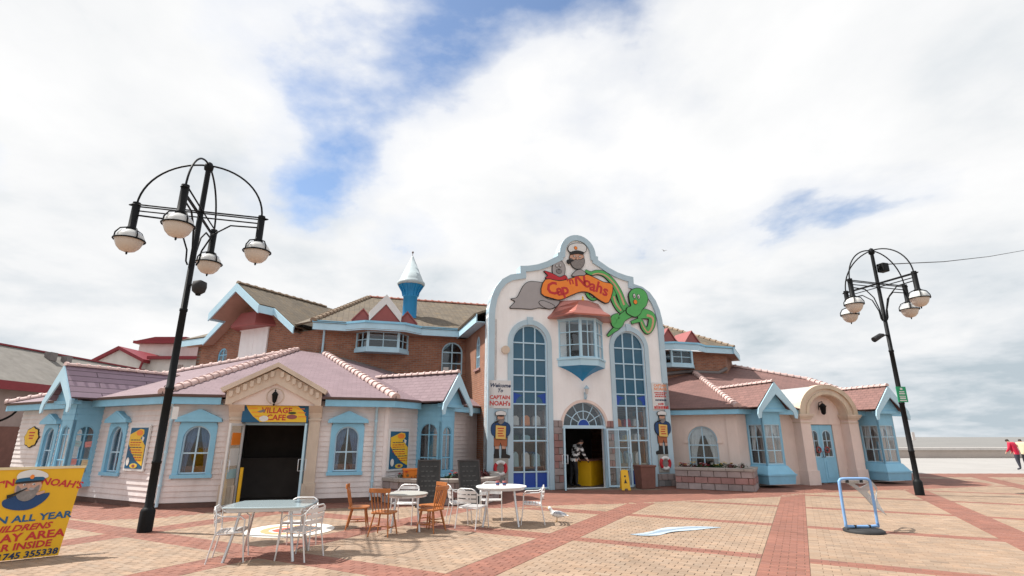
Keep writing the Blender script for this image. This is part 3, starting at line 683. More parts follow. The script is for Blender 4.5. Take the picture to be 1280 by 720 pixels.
mb = MB().box(1.95, 2.02, .1, .16, .02, .95); o = part('yellow_post', mb, 'yellow', None, FW2 @ T(-.10, -.45, 0)); tag(o, 'short yellow post standing beside the café door leaf covered in posters', 'post')
# side wall towards the main entrance
LW3 = 4.8
ops3 = [opening(1.36, 2.00, .60, 2.60)]
w3 = part('wall', wall_mb(0, LW3, 0, 2.66, ops3, 0, .18), 'siding', cafe, FW3); planks(w3, FW3, 0, LW3, .13, 2.52, ops3)
part('plinth', MB().box(0, LW3, -.02, 0, 0, .12), 'plinth', cafe, FW3)
bay(cafe, FW3, 1.33, .70, .90, roofm='slate_pink')
part('corner_board', MB().box(-.03, .09, -.045, 0, .1, 2.55), 'siding', cafe, FW3); part('corner_board', MB().box(LW2 - .09, LW2 + .03, -.045, 0, .1, 2.55), 'siding', cafe, FW2)
# rain pipes
for w, x in ((FW2, .06), (FW2, 5.12)):
    mb = MB().tube([(x, -.30, 2.55), (x, -.09, 2.40), (x, -.085, .05)], .034, 10)
    for z in (.5, 1.3, 2.1): mb.tube([(x, -.085, z), (x, -.085, z + .05)], .044, 10)
    part('rain_pipe', mb, 'pale_blue', cafe, w)
# roof
EA0 = off_corner(L0, 62, -28); EA0 = off_corner(L0, -118, -28); EA1 = off_corner(L1, -28, 17); EA2 = off_corner(L2, 17, 62); EA3 = go(EA2, 62, 5.0)
A1 = (-8.20, 19.80); A2 = (-7.08, 19.64); T3 = (-1.76, 21.65)
z3 = lambda p, z: (p[0], p[1], z)
rf1 = roof_face('roof', [z3(EA0, EZ), z3(EA1, EZ), z3(A1, wing_z(A1, EA1, -28))], 'slate_pink', cafe)
rf2 = roof_face('roof', [z3(EA1, EZ), z3(EA2, EZ), z3(A2, wing_z(A2, EA1, 17)), z3(A1, wing_z(A1, EA1, 17))], 'slate_pink', cafe)
rf3 = roof_face('roof', [z3(EA2, EZ), z3(EA3, EZ), z3(T3, wing_z(T3, EA2, 62)), z3(A2, wing_z(A2, EA2, 62))], 'slate_pink', cafe)
rf0 = roof_face('roof', [(EA0[0] + 2.6, EA0[1] + 8.5, EZ), z3(EA0, EZ), z3(A1, wing_z(A1, EA1, -28))], 'slate_pink', cafe)
ridge(rf1, z3(EA0, EZ + .03), z3(A1, wing_z(A1, EA1, -28) + .03))
ridge(rf2, z3(EA1, EZ + .03), z3(A1, wing_z(A1, EA1, 17) + .04))
ridge(rf3, z3(EA2, EZ + .03), z3(A2, wing_z(A2, EA2, 62) + .04))
fb = lambda a, b, s0, s1: (go(a, math.degrees(math.atan2(b[1] - a[1], b[0] - a[0])), s0), go(a, math.degrees(math.atan2(b[1] - a[1], b[0] - a[0])), s1))
ea = math.hypot(EA1[0] - EA0[0], EA1[1] - EA0[1])
for a, b in (fb(EA0, EA1, 0, 3.95 + .38), fb(EA0, EA1, 5.03 + .38, ea), fb(EA1, EA2, 0, 1.2 + .14), fb(EA1, EA2, 3.75 + .14, 5.45 + .3), fb(EA2, EA3, 0, 1.2), fb(EA2, EA3, 1.95, 4.9)): fascia(cafe, a, b)
for p in (EA0, EA1, EA2): part('hip_iron', MB().tube([(p[0], p[1], EZ), (p[0], p[1], EZ + .12), (p[0] + .04, p[1], EZ + .2)], .012, 6), 'gutter', cafe, Matrix.Identity(4))
# inside: floor, back wall, a serving counter
inp = [(-14.6, 21.0), (-13.2, 18.6), (-8.3, 16.9), (-5.0, 17.9), (-2.6, 20.6)]
for a, b in zip(inp[:-1], inp[1:]):
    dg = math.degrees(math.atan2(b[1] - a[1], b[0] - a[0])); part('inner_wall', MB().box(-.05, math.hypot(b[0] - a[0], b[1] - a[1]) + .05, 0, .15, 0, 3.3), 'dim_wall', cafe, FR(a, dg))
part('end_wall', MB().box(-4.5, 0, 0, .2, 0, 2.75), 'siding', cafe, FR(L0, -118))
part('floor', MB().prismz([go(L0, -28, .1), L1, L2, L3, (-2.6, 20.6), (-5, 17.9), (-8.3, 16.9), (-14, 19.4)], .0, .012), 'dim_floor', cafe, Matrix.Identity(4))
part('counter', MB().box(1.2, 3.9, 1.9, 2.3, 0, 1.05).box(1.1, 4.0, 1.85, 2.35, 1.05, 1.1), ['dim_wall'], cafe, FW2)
# ------------------------------------------------------------------ main entrance front
ent = thing('entrance_building', 'tall cream entrance front with shaped gable edged in grey blue and two arched windows', 'building', (*go(P0, 17.4, 3.515), 0))
FC = 3.515
half = [(3.52, 0), (3.52, 5.75), (3.50, 6.1), (3.42, 6.5), (3.27, 6.87), (3.03, 7.18), (2.72, 7.38), (2.34, 7.47), (2.34, 7.75), (2.02, 7.79), (1.66, 7.88), (1.30, 8.03), (1.02, 8.20), (.84, 8.30), (.84, 8.44), (.75, 8.46)]
half += [(.75 * math.cos(a), 8.46 + .78 * math.sin(a)) for a in [math.pi / 2 * i / 8 for i in range(1, 9)]]
outl = [(FC + x, z) for x, z in half] + [(FC - x, z) for x, z in half[-2::-1]]
inn = offset_loop(outl, -.22); inn[0] = (outl[0][0] - .22, 0); inn[-1] = (outl[-1][0] + .22, 0)
def ftop(s):
    d = abs(s - FC); pts = half[1:]
    for (xa, za), (xb, zb) in zip(pts[:-1], pts[1:]):
        if xb <= d <= xa and xa > xb: return za + (zb - za) * (xa - d) / (xa - xb)
    return pts[0][1] if d > 1 else pts[-1][1]
WL, WR = (.885, 2.185), (4.845, 6.145)
DO = (2.72, 4.38)
fops = [opening(*WL, 0, 4.92, .65), opening(*WR, 0, 4.92, .65), opening(*DO, 0, 2.05, .83), opening(2.95, 4.10, 4.35, 5.80)]
ext = [FC + sg * x for x, z in half[1:] for sg in (-1, 1)]
part('facade_wall', wall_mb(-.005, 7.035, 0, ftop, fops, 0, .36, ext), 'stucco', ent, FF)
part('gable_border', MB().ring(inn, outl, -.07, .40, 0, False), 'border_blue', ent, FF, weld=True)
for s0, s1 in (WL, WR):                              # window surrounds
    xi = asamp(s0, s1, 20); ti = arch_top(s0, s1, 4.92, .65); xo = asamp(s0 - .17, s1 + .17, 20); to = arch_top(s0 - .17, s1 + .17, 4.92, .83)
    mb = MB().ring([(s0, 0)] + [(x, ti(x)) for x in xi] + [(s1, 0)], [(s0 - .17, 0)] + [(x, to(x)) for x in xo] + [(s1 + .17, 0)], -.05, .0, 0, False)
    c = (s0 + s1) / 2; mb.prism([(c - .09, 5.56), (c + .09, 5.56), (c + .12, 5.84), (c - .12, 5.84)], -.075, -.05)
    part('window_surround', mb, 'border_blue', ent, FF)
    zl = [.57, 1.57, 2.01, 2.79, 3.21, 3.77, 4.33, 4.92]
    o = part('window', win_mb(s0, s1, .03, 4.92, .65, 3, zl, .05, .045, .05, .13), 'bar_blue', ent, FF)
    def gsel(i, k): return 'deep_blue' if k == 0 else ('glass_blue' if k >= 4 else 'glass')
    panes(o, FF, s0, s1, .04, 4.92, .65, 3, zl, gsel, .10)
    for sg in (-1, 1):                               # dark blue spandrels of the decorative row
        x0 = s0 if sg < 0 else s1; a0 = x0 - sg * .05; a1 = x0 - sg * .405
        cxx, czz, rr = a1, 2.82, .25
        arc = [(cxx + sg * rr * math.cos(q), czz + rr * math.sin(q)) for q in [math.pi / 2 * i / 8 for i in range(9)]]
        part('spandrel', MB().prism([(a0, 3.185)] + [(a0, 2.82)] + [(min(max(x, min(a0, a1)), max(a0, a1)), min(z, 3.18)) for x, z in arc], .090, .098), 'deep_blue', o, FF)
# door arch
xi = asamp(*DO, 20); ti = arch_top(*DO, 2.05, .83); xo = asamp(DO[0] - .09, DO[1] + .09, 20); to = arch_top(DO[0] - .09, DO[1] + .09, 2.05, .93)
part('door_arch', MB().ring([(x, ti(x)) for x in xi], [(x, to(x)) for x in xo], -.045, 0, 0, False), 'peach', ent, FF)
c0, z0 = 3.55, 2.06
fl = MB().ring([(c0 + .77 * math.cos(a), z0 + .06 + .74 * math.sin(a)) for a in [math.pi * i / 20 for i in range(21)]], [(c0 + .83 * math.cos(a), z0 + .825 * math.sin(a)) for a in [math.pi * i / 20 for i in range(21)]], .05, .12, 0, False)
fl.box(DO[0], DO[1], .04, .13, 1.98, 2.09)
fl.tube([(c0 + .50 * math.cos(a), .085, z0 + .02 + .50 * math.sin(a)) for a in [math.pi * i / 16 for i in range(17)]], .020, 6)
fl.tube([(c0 + .22 * math.cos(a), .085, z0 + .02 + .22 * math.sin(a)) for a in [math.pi * i / 12 for i in range(13)]], .018, 6)
for k in range(1, 6):
    a = math.pi * k / 6; fl.tube([(c0 + .22 * math.cos(a), .085, z0 + .02 + .22 * math.sin(a)), (c0 + .79 * math.cos(a), .085, z0 + .02 + .79 * math.sin(a))], .017, 6)
fan = part('fanlight', fl, 'bar_blue', ent, FF)
part('pane', MB().prism([(c0 + .80 * math.cos(a), z0 + .80 * math.sin(a)) for a in [math.pi * i / 20 for i in range(21)]], .088, .094), 'glass', fan, FF)
part('half_disc', MB().prism([(c0 + .21 * math.cos(a), z0 + .02 + .21 * math.sin(a)) for a in [math.pi * i / 12 for i in range(13)]], .075, .10), 'deep_blue', fan, FF)
part('door_frame', MB().box(DO[0], DO[0] + .05, -.01, .14, 0, 1.98).box(DO[1] - .05, DO[1], .0, .14, 0, 1.98), 'bar_blue', ent, FF)
glazed_leaf(ent, FF @ T(DO[0] + .03, -.03, .03) @ RZ(-112), .78, 1.95, 3, bars='pale_blue', cols=2)
glazed_leaf(ent, FF @ T(DO[1] - .02, -.06, .03) @ RZ(-16), .86, 1.95, 3, bars='bar_blue', cols=2)
# stone blocks beside the door and under the pilasters
def blocks(parent, w, x0, x1, z0, z1, bw=.40, bh=.225, y0=-.045, pal=('stone', 'stone_red'), ch=.010):
    z = z0; r = 0
    while z < z1 - .04:
        h = min(bh, z1 - z); x = x0 - (bw / 2 if r % 2 else 0)
        while x < x1 - .01:
            a, b = max(x, x0), min(x + bw, x1)
            if b - a > .05:
                j = random.uniform(-.006, .004)
                mb = MB().add([(a + .004, 0, z + .004), (b - .004, 0, z + .004), (b - .004, 0, z + h - .004), (a + .004, 0, z + h - .004), (a + ch, y0 + j, z + ch), (b - ch, y0 + j, z + ch), (b - ch, y0 + j, z + h - ch), (a + ch, y0 + j, z + h - ch)],
                              [(3, 2, 1, 0), (4, 5, 6, 7), (0, 1, 5, 4), (1, 2, 6, 5), (2, 3, 7, 6), (3, 0, 4, 7)])
                part('stone_block', mb, pal[r % 2] if random.random() < .45 else random.choice(pal), parent, w)
            x += bw
        z += bh; r += 1
sp = part('stone_pier', MB().box(2.36, 2.70, -.012, 0, 0, 2.25).box(4.40, 4.67, -.012, 0, 0, 2.25), 'mortar', ent, FF)
blocks(sp, FF @ T(0, -.012, 0), 2.36, 2.70, 0, 2.25, .34); blocks(sp, FF @ T(0, -.012, 0), 4.40, 4.67, 0, 2.25, .30)
sb = part('pilaster_base', MB().box(-.04, .71, -.075, 0, 0, .42).box(6.32, 7.07, -.075, 0, 0, .42), 'mortar', ent, FF)
blocks(sb, FF @ T(0, -.075, 0), -.04, .71, 0, .42, .25, .21, pal=('stone_grey', 'stone')); blocks(sb, FF @ T(0, -.075, 0), 6.32, 7.07, 0, .42, .25, .21, pal=('stone_grey', 'stone'))
part('pilaster', MB().box(.20, .71, -.032, 0, .42, 2.62), 'border_blue', ent, FF); part('pilaster', MB().box(6.32, 6.85, -.032, 0, .42, 2.62), 'border_blue', ent, FF)
# oriel window
p_, xa, xb = .60, 2.64, 4.42
plan = [(xa, 0), (xa + p_, -p_), (xb - p_, -p_), (xb, 0)]
def canted(parent, w, plan, z0, z1, zs, cols, mats, gm='glass', fw=.05, nm='window_frame', skip=()):
    for k, (a, b) in enumerate(zip(plan[:-1], plan[1:])):
        if k in skip: continue
        dg = math.degrees(math.atan2(b[1] - a[1], b[0] - a[0])); ln = math.hypot(b[0] - a[0], b[1] - a[1]); f = w @ T(a[0], a[1], 0) @ RZ(dg)
        part(nm, win_mb(.0, ln, z0, z1, 0, cols, zs, fw, .03, 0, .07), mats, parent, f); panes(parent, f, .02, ln - .02, z0 + .02, z1 - .02, 0, cols, zs, gm, .035)
def ring_plan(plan, d, wall=0.):
    c = [(x + (-d if x < sum(q[0] for q in plan) / len(plan) else d), y - (d if y < -.01 else 0) + (wall if y >= -.01 else 0)) for x, y in plan]; return c
mb = MB().prismz(ring_plan(plan, .05), 4.12, 4.34); mb.prismz(ring_plan(plan, .09), 4.34, 4.40); mb.prismz(ring_plan(plan, .04), 5.78, 5.90)
for (x, y) in plan[1:3]: mb.box(x - .045, x + .045, y - .03, y + .06, 4.38, 5.80)
ori = part('oriel_window', mb, 'pale_blue', ent, FF)
canted(ori, FF, plan, 4.40, 5.80, [4.40 + 1.4 * .34, 4.40 + 1.4 * .67], 2, 'pale_blue')
lv = [ring_plan(plan, .03)]
vs = []; cxm = (xa + xb) / 2
for t_, z in ((1, 4.12), (.72, 4.03), (.46, 3.92), (.24, 3.80), (.09, 3.70), (.02, 3.63)): vs += [(cxm + (x - cxm) * t_, y * t_ if y < -.01 else 0, z) for x, y in ring_plan(plan, .03)]
fs = [(i * 4 + j, i * 4 + j + 1, i * 4 + j + 5, i * 4 + j + 4) for i in range(5) for j in range(3)] + [(0, 1, 2, 3), (20, 21, 22, 23)] + [(i * 4 + 3, i * 4, i * 4 + 4, i * 4 + 7) for i in range(5)]
part('corbel', MB().add(vs, fs), 'turret_blue', ori, FF)
vs = []
for d, z, q in ((.40, 5.84, 1), (.42, 5.90, 1), (.26, 6.05, 1), (.10, 6.28, .92), (-.06, 6.50, .8), (-.12, 6.56, .72)): vs += [(x + (-d if x < cxm else d), (y - d) * q if y < -.01 else 0, z) for x, y in plan]
fs = [(i * 4 + j, i * 4 + j + 1, i * 4 + j + 5, i * 4 + j + 4) for i in range(5) for j in range(3)] + [(0, 1, 2, 3), (20, 21, 22, 23)]
part('oriel_roof', MB().add(vs, fs), 'copper', ori, FF)
part('finial', MB().lathe([(.05, 0), (.05, .06), (.02, .10), (.04, .14), (.004, .19)], 10, (cxm, -.30, 6.54)), 'sign_yellow', ori, FF)
part('oriel_room', MB().box(2.7, 4.35, .9, 1.0, 4.0, 6.0), 'dim_wall', ent, FF)
# brick block behind the front
BD = 4.15
part('side_wall', wall_mb(0, BD, 0, 5.7, [opening(2.1, 2.75, 4.15, 5.05, .33)], 0, .25), 'brick_side', ent, FF @ T(.06, BD, 0) @ RZ(-90))
sw_ = FF @ T(.06, BD, 0) @ RZ(-90)
o = part('window', win_mb(2.1, 2.75, 4.15, 5.05, .33, 2, [4.6, 5.05], .05, .04, .03, .09), 'pale_blue', ent, sw_); panes(o, sw_, 2.1, 2.75, 4.15, 5.05, .33, 2, [4.6, 5.05], 'glass', .06)
part('sill', MB().box(2.0, 2.85, -.06, .05, 4.07, 4.15), 'stone_red', o, sw_)
part('side_wall', MB().box(7.0 - .31, 7.0 - .06, .36, 6.15, 0, 5.7), 'brick', ent, FF); part('side_wall', MB().box(.06, .31, BD, 6.15, 0, 5.7), 'brick', ent, FF)
part('eaves_board', MB().box(-.36, -.32, .36, BD + .3, 5.62, 5.93).box(-.32, .05, .36, BD, 5.64, 5.66), 'pale_blue', ent, FF); part('eaves_board', MB().box(7.31, 7.35, .36, 5.4, 5.62, 5.93), 'pale_blue', ent, FF)
roof_face('roof', [tuple(FF @ Vector(q)) for q in ((-.42, 6.5, 5.95), (-.42, .38, 5.95), (3.5, .38, 7.45), (3.5, 6.5, 7.45))], 'pantile', ent)
roof_face('roof', [tuple(FF @ Vector(q)) for q in ((7.42, .38, 5.95), (7.42, 6.5, 5.95), (3.5, 6.5, 7.45), (3.5, .38, 7.45))], 'pantile', ent)
# inside the shop
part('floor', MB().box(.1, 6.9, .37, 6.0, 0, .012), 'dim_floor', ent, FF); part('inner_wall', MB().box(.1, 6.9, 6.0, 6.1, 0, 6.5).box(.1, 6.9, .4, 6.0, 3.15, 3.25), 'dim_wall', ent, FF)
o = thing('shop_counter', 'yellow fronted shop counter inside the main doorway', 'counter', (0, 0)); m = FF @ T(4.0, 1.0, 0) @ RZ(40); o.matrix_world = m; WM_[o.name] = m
part('front', MB().box(-.2, 1.7, -.3, .3, 0.012, .86), 'yellow', o, m); part('worktop', MB().box(-.25, 1.75, -.35, .35, .86, .90), 'brown_box', o, m)
for s0 in (WL[0], WR[0]):                            # goods on a display shelf behind each tall window
    left = s0 < 3
    o = thing('display_shelf', 'display shelf of beach goods behind the tall arched window on the %s side' % ('café' if left else 'litter bin'), 'shelf', (0, 0)); m = FF @ T(s0, .38, 0); o.matrix_world = m; WM_[o.name] = m
    part('board', MB().box(.02, 1.28, 0, .45, .68, .72).box(.02, 1.28, 0, .45, 1.50, 1.53).box(.02, 1.28, 0, .45, 2.05, 2.08).box(.02, .06, 0, .45, 0.012, 2.6).box(1.24, 1.28, 0, .45, 0.012, 2.6), 'brown_box' if left else 'orange_wood', o, m)
    if not left: part('counter_front', MB().box(.02, 1.28, -.12, -.02, .55, .78), 'gold_cream', o, m)
    for k in range(3):
        for (z, hh) in ((.72, .52), (1.53, .3), (2.08, .4)):
            mm_ = random.choice(['white', 'poster_paper', 'sign_orange', 'leaf', 'poster_teal', 'sign_yellow', 'red', 'brown_box']) if z > .8 else random.choice(['white', 'poster_paper', 'poster_teal'])
            x = .14 + k * .38; ww = random.uniform(.22, .31); h2 = hh * random.uniform(.65, 1)
            part('goods', MB().prism([(x, z), (x + ww, z), (x + ww - .02, z + h2 * .8), (x + ww * .6, z + h2), (x + ww * .3, z + h2 * .96), (x + .02, z + h2 * .8)], .06, .30), mm_, o, m)
# ------------------------------------------------------------------ two-storey brick building behind
UC = (-7.5, 19.9)
UL = go(UC, 152, 7.6); FU1 = FR(UL, -28); FU2 = FR(UC, 17); LU2 = 6.9
body = thing('brick_building', 'two-storey brown brick building with tiled hipped roof and pale blue eaves behind the café', 'building', (*UC, 0))
gx = 3.85                                            # centre of the gable along the left wall
def gz(s, apex=7.75, k=.69): return min(max(apex - abs(s - gx) * k - .15, 5.7), 9)
o1 = [opening(1.52, 2.14, 4.35, 5.12, .30)]
part('wall', wall_mb(.0, 7.6, 0, gz, o1, 0, .25, [gx, gx - 2.75, gx + 2.75]), 'brick', body, FU1)
wn = part('window', win_mb(1.52, 2.14, 4.35, 5.12, .30, 2, [4.75, 5.12], .05, .04, .03, .09), 'blue', body, FU1); panes(wn, FU1, 1.52, 2.14, 4.35, 5.12, .30, 2, [4.75, 5.12], 'glass', .06)
part('blank_panel', MB().box(gx - .86, gx + .86, -.06, 0, 4.1, 6.15).box(gx - .02, gx + .02, -.075, -.06, 4.1, 6.1).box(gx - .92, gx + .92, -.09, 0, 6.05, 6.15), 'stucco', body, FU1)
vs = []
for dx, dy, z in ((1.22, .62, 6.08), (1.24, .64, 6.15), (.80, .42, 6.72), (.55, .05, 6.80)): vs += [(gx - dx, 0, z), (gx - dx * .62, -dy, z), (gx + dx * .62, -dy, z), (gx + dx, 0, z)]
part('hood', MB().add(vs, [(i * 4 + j, i * 4 + j + 1, i * 4 + j + 5, i * 4 + j + 4) for i in range(3) for j in range(3)] + [(0, 1, 2, 3), (12, 13, 14, 15)]), 'maroon', body, FU1)
pw = lambda w, x, y, z: tuple(w @ Vector((x, y, z)))
za = lambda x: 7.82 - abs(x - gx) * .69
gro = []
for sg in (-1, 1):
    q = [(gx + sg * 1.55, -1.12), (gx + sg * 1.55, -.40), (gx + sg * 2.85, -.40), (gx + sg * 2.85, 4.6), (gx, 4.6), (gx, -1.12)]
    P = [pw(FU1, x, y, za(x)) for x, y in q]; m = plane_frame(pw(FU1, gx + sg * 2.85, -.4, za(gx + sg * 2.85)) if sg > 0 else pw(FU1, gx - 2.85, 4.6, za(gx - 2.85)), pw(FU1, gx + sg * 2.85, 4.6, za(gx + sg * 2.85)) if sg > 0 else pw(FU1, gx - 2.85, -.4, za(gx - 2.85)), P[-1]); inv = m.inverted()
    g_ = part('gable_roof', MB().prismz([((inv @ Vector(p)).x, (inv @ Vector(p)).y) for p in P], -.06, 0), 'pantile', body, m); gro.append(g_)
    y0 = -1.16
    def vb(xa_, xb_, y, h=.27, nm='verge_board'): part(nm, MB().prism([(xa_, za(xa_) - .03), (xb_, za(xb_) - .03), (xb_, za(xb_) - .03 - h), (xa_, za(xa_) - .03 - h)], y, y + .05), 'pale_blue', g_, FU1)
    vb(gx, gx + sg * 1.58, y0, .34); vb(gx + sg * 1.52, gx + sg * 2.85, -.45)
    part('verge_return', MB().box(*sorted((gx + sg * 1.53, gx + sg * 1.58)), -1.11, -.45, za(gx + 1.58) - .33, za(gx + 1.58) - .03), 'pale_blue', g_, FU1)
    mb = MB().add([(gx, -1.10, za(gx) - .30), (gx + sg * 1.5, -1.10, za(gx + 1.5) - .30), (gx + sg * 1.5, 0, za(gx + 1.5) - .30), (gx, 0, za(gx) - .30), (gx, -1.10, za(gx) - .28), (gx + sg * 1.5, -1.10, za(gx + 1.5) - .28), (gx + sg * 1.5, 0, za(gx + 1.5) - .28), (gx, 0, za(gx) - .28)],
                  [(0, 1, 2, 3), (4, 5, 6, 7), (0, 1, 5, 4), (1, 2, 6, 5), (2, 3, 7, 6), (3, 0, 4, 7)])
    mb.add([(gx + sg * 1.5, -.40, za(gx + 1.5) - .28), (gx + sg * 2.8, -.40, za(gx + 2.8) - .28), (gx + sg * 2.8, 0, za(gx + 2.8) - .28), (gx + sg * 1.5, 0, za(gx + 1.5) - .28)], [(0, 1, 2, 3)])
    part('soffit', mb, 'soffit', g_, FU1)
ridge(gro[0], pw(FU1, gx, -1.12, 7.84), pw(FU1, gx, 3.6, 7.84), 'ridge_brown', .08, .4)
eL = MB().box(-.6, gx - 2.82, -.44, -.40, 5.60, 5.90); part('eaves_board', eL, 'pale_blue', body, FU1); part('soffit', MB().box(-.6, gx - 2.82, -.40, .0, 5.62, 5.64), 'soffit', body, FU1)
roof_face('roof', [pw(FU1, -.6, -.46, 5.92), pw(FU1, gx - 2.7, -.46, 5.92), pw(FU1, gx - 2.0, 4.5, 8.1), pw(FU1, 1.6, 4.5, 8.1)], 'pantile', body)
part('wall', MB().box(-5, 0, 0, .25, 0, 5.7), 'brick', body, FR(UL, -118))
# right-hand wall of the body, with its bay and window
o2 = [opening(4.83, 5.70, 4.15, 5.05, .42), opening(1.55, 3.35, 4.95, 5.6)]
part('wall', wall_mb(0, LU2, 0, 5.7, o2, 0, .25), 'brick', body, FU2)
wn = part('window', win_mb(4.83, 5.70, 4.15, 5.05, .42, 2, [4.60, 5.05], .05, .045, .03, .10), 'pale_blue', body, FU2); panes(wn, FU2, 4.83, 5.70, 4.15, 5.05, .42, 2, [4.60, 5.05], 'glass', .06)
part('inner_wall', MB().box(.2, 6.8, 2.0, 2.1, 3, 6.2), 'dim_wall', body, FU2)
part('notice', MB().box(4.92, 5.14, .045, .05, 4.22, 4.44), 'poster_paper', wn, FU2)
pb = [(1.42, 0), (1.86, -.50), (3.02, -.50), (3.46, 0)]
mb = MB().prismz(ring_plan(pb, .04), 4.86, 5.02)
for x, y in pb[1:3]: mb.box(x - .05, x + .05, y - .03, y + .06, 5.0, 5.66)
ub = part('bay_window', mb, 'pale_blue', body, FU2); canted(ub, FU2, pb, 5.02, 5.68, [5.35], 2, 'pale_blue')
mb = MB()
pe = [(1.0, -.40), (1.70, -.92), (3.20, -.92), (3.92, -.40)]
mb = MB().ring([(0, 0)], [(0, 0)], 0, 0) if False else MB()
def board(mb, a, b, z0, z1, th=.04):
    d = Vector((b[0] - a[0], b[1] - a[1])).normalized(); n = Vector((-d.y, d.x)) * th
    mb.prismz([a, b, (b[0] + n.x, b[1] + n.y), (a[0] + n.x, a[1] + n.y)], z0, z1)
for a, b in (((-.20, -.40), pe[0]), (pe[0], pe[1]), (pe[1], pe[2]), (pe[2], pe[3]), (pe[3], (5.95, -.40))): board(mb, a, b, 5.63, 5.93)
part('eaves_board', mb, 'pale_blue', body, FU2)
mb = MB().box(-.1, 6.0, -.36, .0, 5.64, 5.66); mb.prismz([pe[0], pe[1], pe[2], pe[3]], 5.66, 5.68); part('soffit', mb, 'soffit', body, FU2)
mb = MB()
for a, b in (((-.22, -.45), (pe[0][0], -.45)), ((pe[0][0], -.45), (pe[1][0] - .02, -.97)), ((pe[1][0] - .02, -.97), (pe[2][0] + .02, -.97)), ((pe[2][0] + .02, -.97), (pe[3][0], -.45)), ((pe[3][0], -.45), (5.95, -.45))): board(mb, a, b, 5.90, 5.985, .07)
part('gutter', mb, 'blue', body, FU2)
part('rain_pipe', MB().tube([(.22, -.38, 5.75), (.22, -.10, 5.55), (.22, -.09, 4.5)], .04, 10).box(.12, .32, -.2, -.02, 4.42, 4.56), 'pale_blue', body, FU2)
rt = .466
mr = roof_face('roof', [pw(FU2, -.2, -.46, 5.95), pw(FU2, 9.0, -.46, 5.95), pw(FU2, 9.0, 4.6, 5.95 + 5.06 * rt), pw(FU2, 1.9, 4.6, 5.95 + 5.06 * rt)], 'pantile', body)
roof_face('roof', [pw(FU1, 6.5, -.30, 5.95), pw(FU1, 7.75, -.46, 5.95), pw(FU2, 1.9, 4.6, 5.95 + 5.06 * rt), pw(FU1, 5.3, 3.6, 7.75)], 'pantile', body)
ridge(mr, pw(FU2, -.2, -.46, 5.98), pw(FU2, 1.9, 4.6, 8.34), 'ridge_brown', .10, .34)
ridge(mr, pw(FU2, 1.9, 4.6, 8.33), pw(FU2, 9.0, 4.6, 8.33), 'ridge_red', .09, .34)
roof_face('roof', [pw(FU2, 9.0, 9.6, 5.95), pw(FU2, -.2, 9.6, 5.95), pw(FU2, 1.9, 4.6, 8.30), pw(FU2, 9.0, 4.6, 8.30)], 'pantile', body)
roof_face('roof', [pw(FU2, -.6, 9.6, 5.95), pw(FU1, 4.2, 1.2, 5.95), pw(FU2, 1.9, 4.6, 8.29)], 'pantile', body)
def gablet(parent, w, x, y, hw, z0, h, board_w, face, bm='white', back=1.0):
    o = part('gablet', MB().prism([(x - hw, z0), (x + hw, z0), (x, z0 + h)], y, y + back), face, parent, w)
    k = h / hw
    for sg in (-1, 1):
        part('verge', MB().prism([(x, z0 + h + .01), (x + sg * hw, z0 + .01), (x + sg * (hw + board_w / k * .0 + .02), z0 + .01 + board_w), (x, z0 + h + .01 + board_w * 1.15)], y - .05, y + back), bm, o, w)
    return o
gablet(body, FU2, 2.44, -.80, .60, 5.99, .70, .34, 'maroon'); gablet(body, FU2, 1.60, -.55, .40, 5.99, .48, .05, 'maroon', 'maroon', 1.2); gablet(body, FU2, 3.30, -.55, .40, 5.99, .48, .05, 'maroon', 'maroon', 1.2)
part('flashing', MB().tube([pw(FU2, .1, -.06, 4.72), pw(FU2, 1.6, -.06, 4.40), pw(FU2, 3.9, -.06, 3.78), pw(FU2, 5.6, -.06, 3.42)], .10, 6), 'lead', body, Matrix.Identity(4))
# turret on the roof
tx, ty = 3.55, 1.15; tb = 5.95 + (ty + .46) * rt
tp = pw(FU2, tx, ty, tb)
tur = thing('roof_turret', 'round blue ventilation turret with a white conical cap on the brown tiled roof', 'turret', (tp[0], tp[1], tb - .2))
mt = WM_[tur.name]
part('drum', MB().lathe([(.30, 0), (.30, 1.05), (.315, 1.06), (.315, 1.10), (.31, 1.12), (.34, 1.28), (.42, 1.45), (.53, 1.58), (.55, 1.62)], 24), 'turret_blue', tur, mt)
for k in range(14):
    a = 2 * math.pi * k / 14
    part('bracket', MB().prism([(.30, 1.12), (.36, 1.12), (.40, 1.30), (.56, 1.58), (.50, 1.62), (.38, 1.45)], -.02, .02), 'turret_blue', tur, mt @ RZ(math.degrees(a)))
part('cap', MB().lathe([(.56, 1.58), (.60, 1.63), (.60, 1.72), (.565, 1.74), (.50, 1.86), (.40, 2.10), (.39, 2.10), (.29, 2.36), (.28, 2.36), (.18, 2.62), (.17, 2.62), (.05, 2.92), (.012, 2.98)], 28), 'turret_white', tur, mt)
part('finial', MB().lathe([(.012, 2.95), (.012, 3.08), (.045, 3.12), (.045, 3.16), (.01, 3.2)], 8), 'gutter', tur, mt)
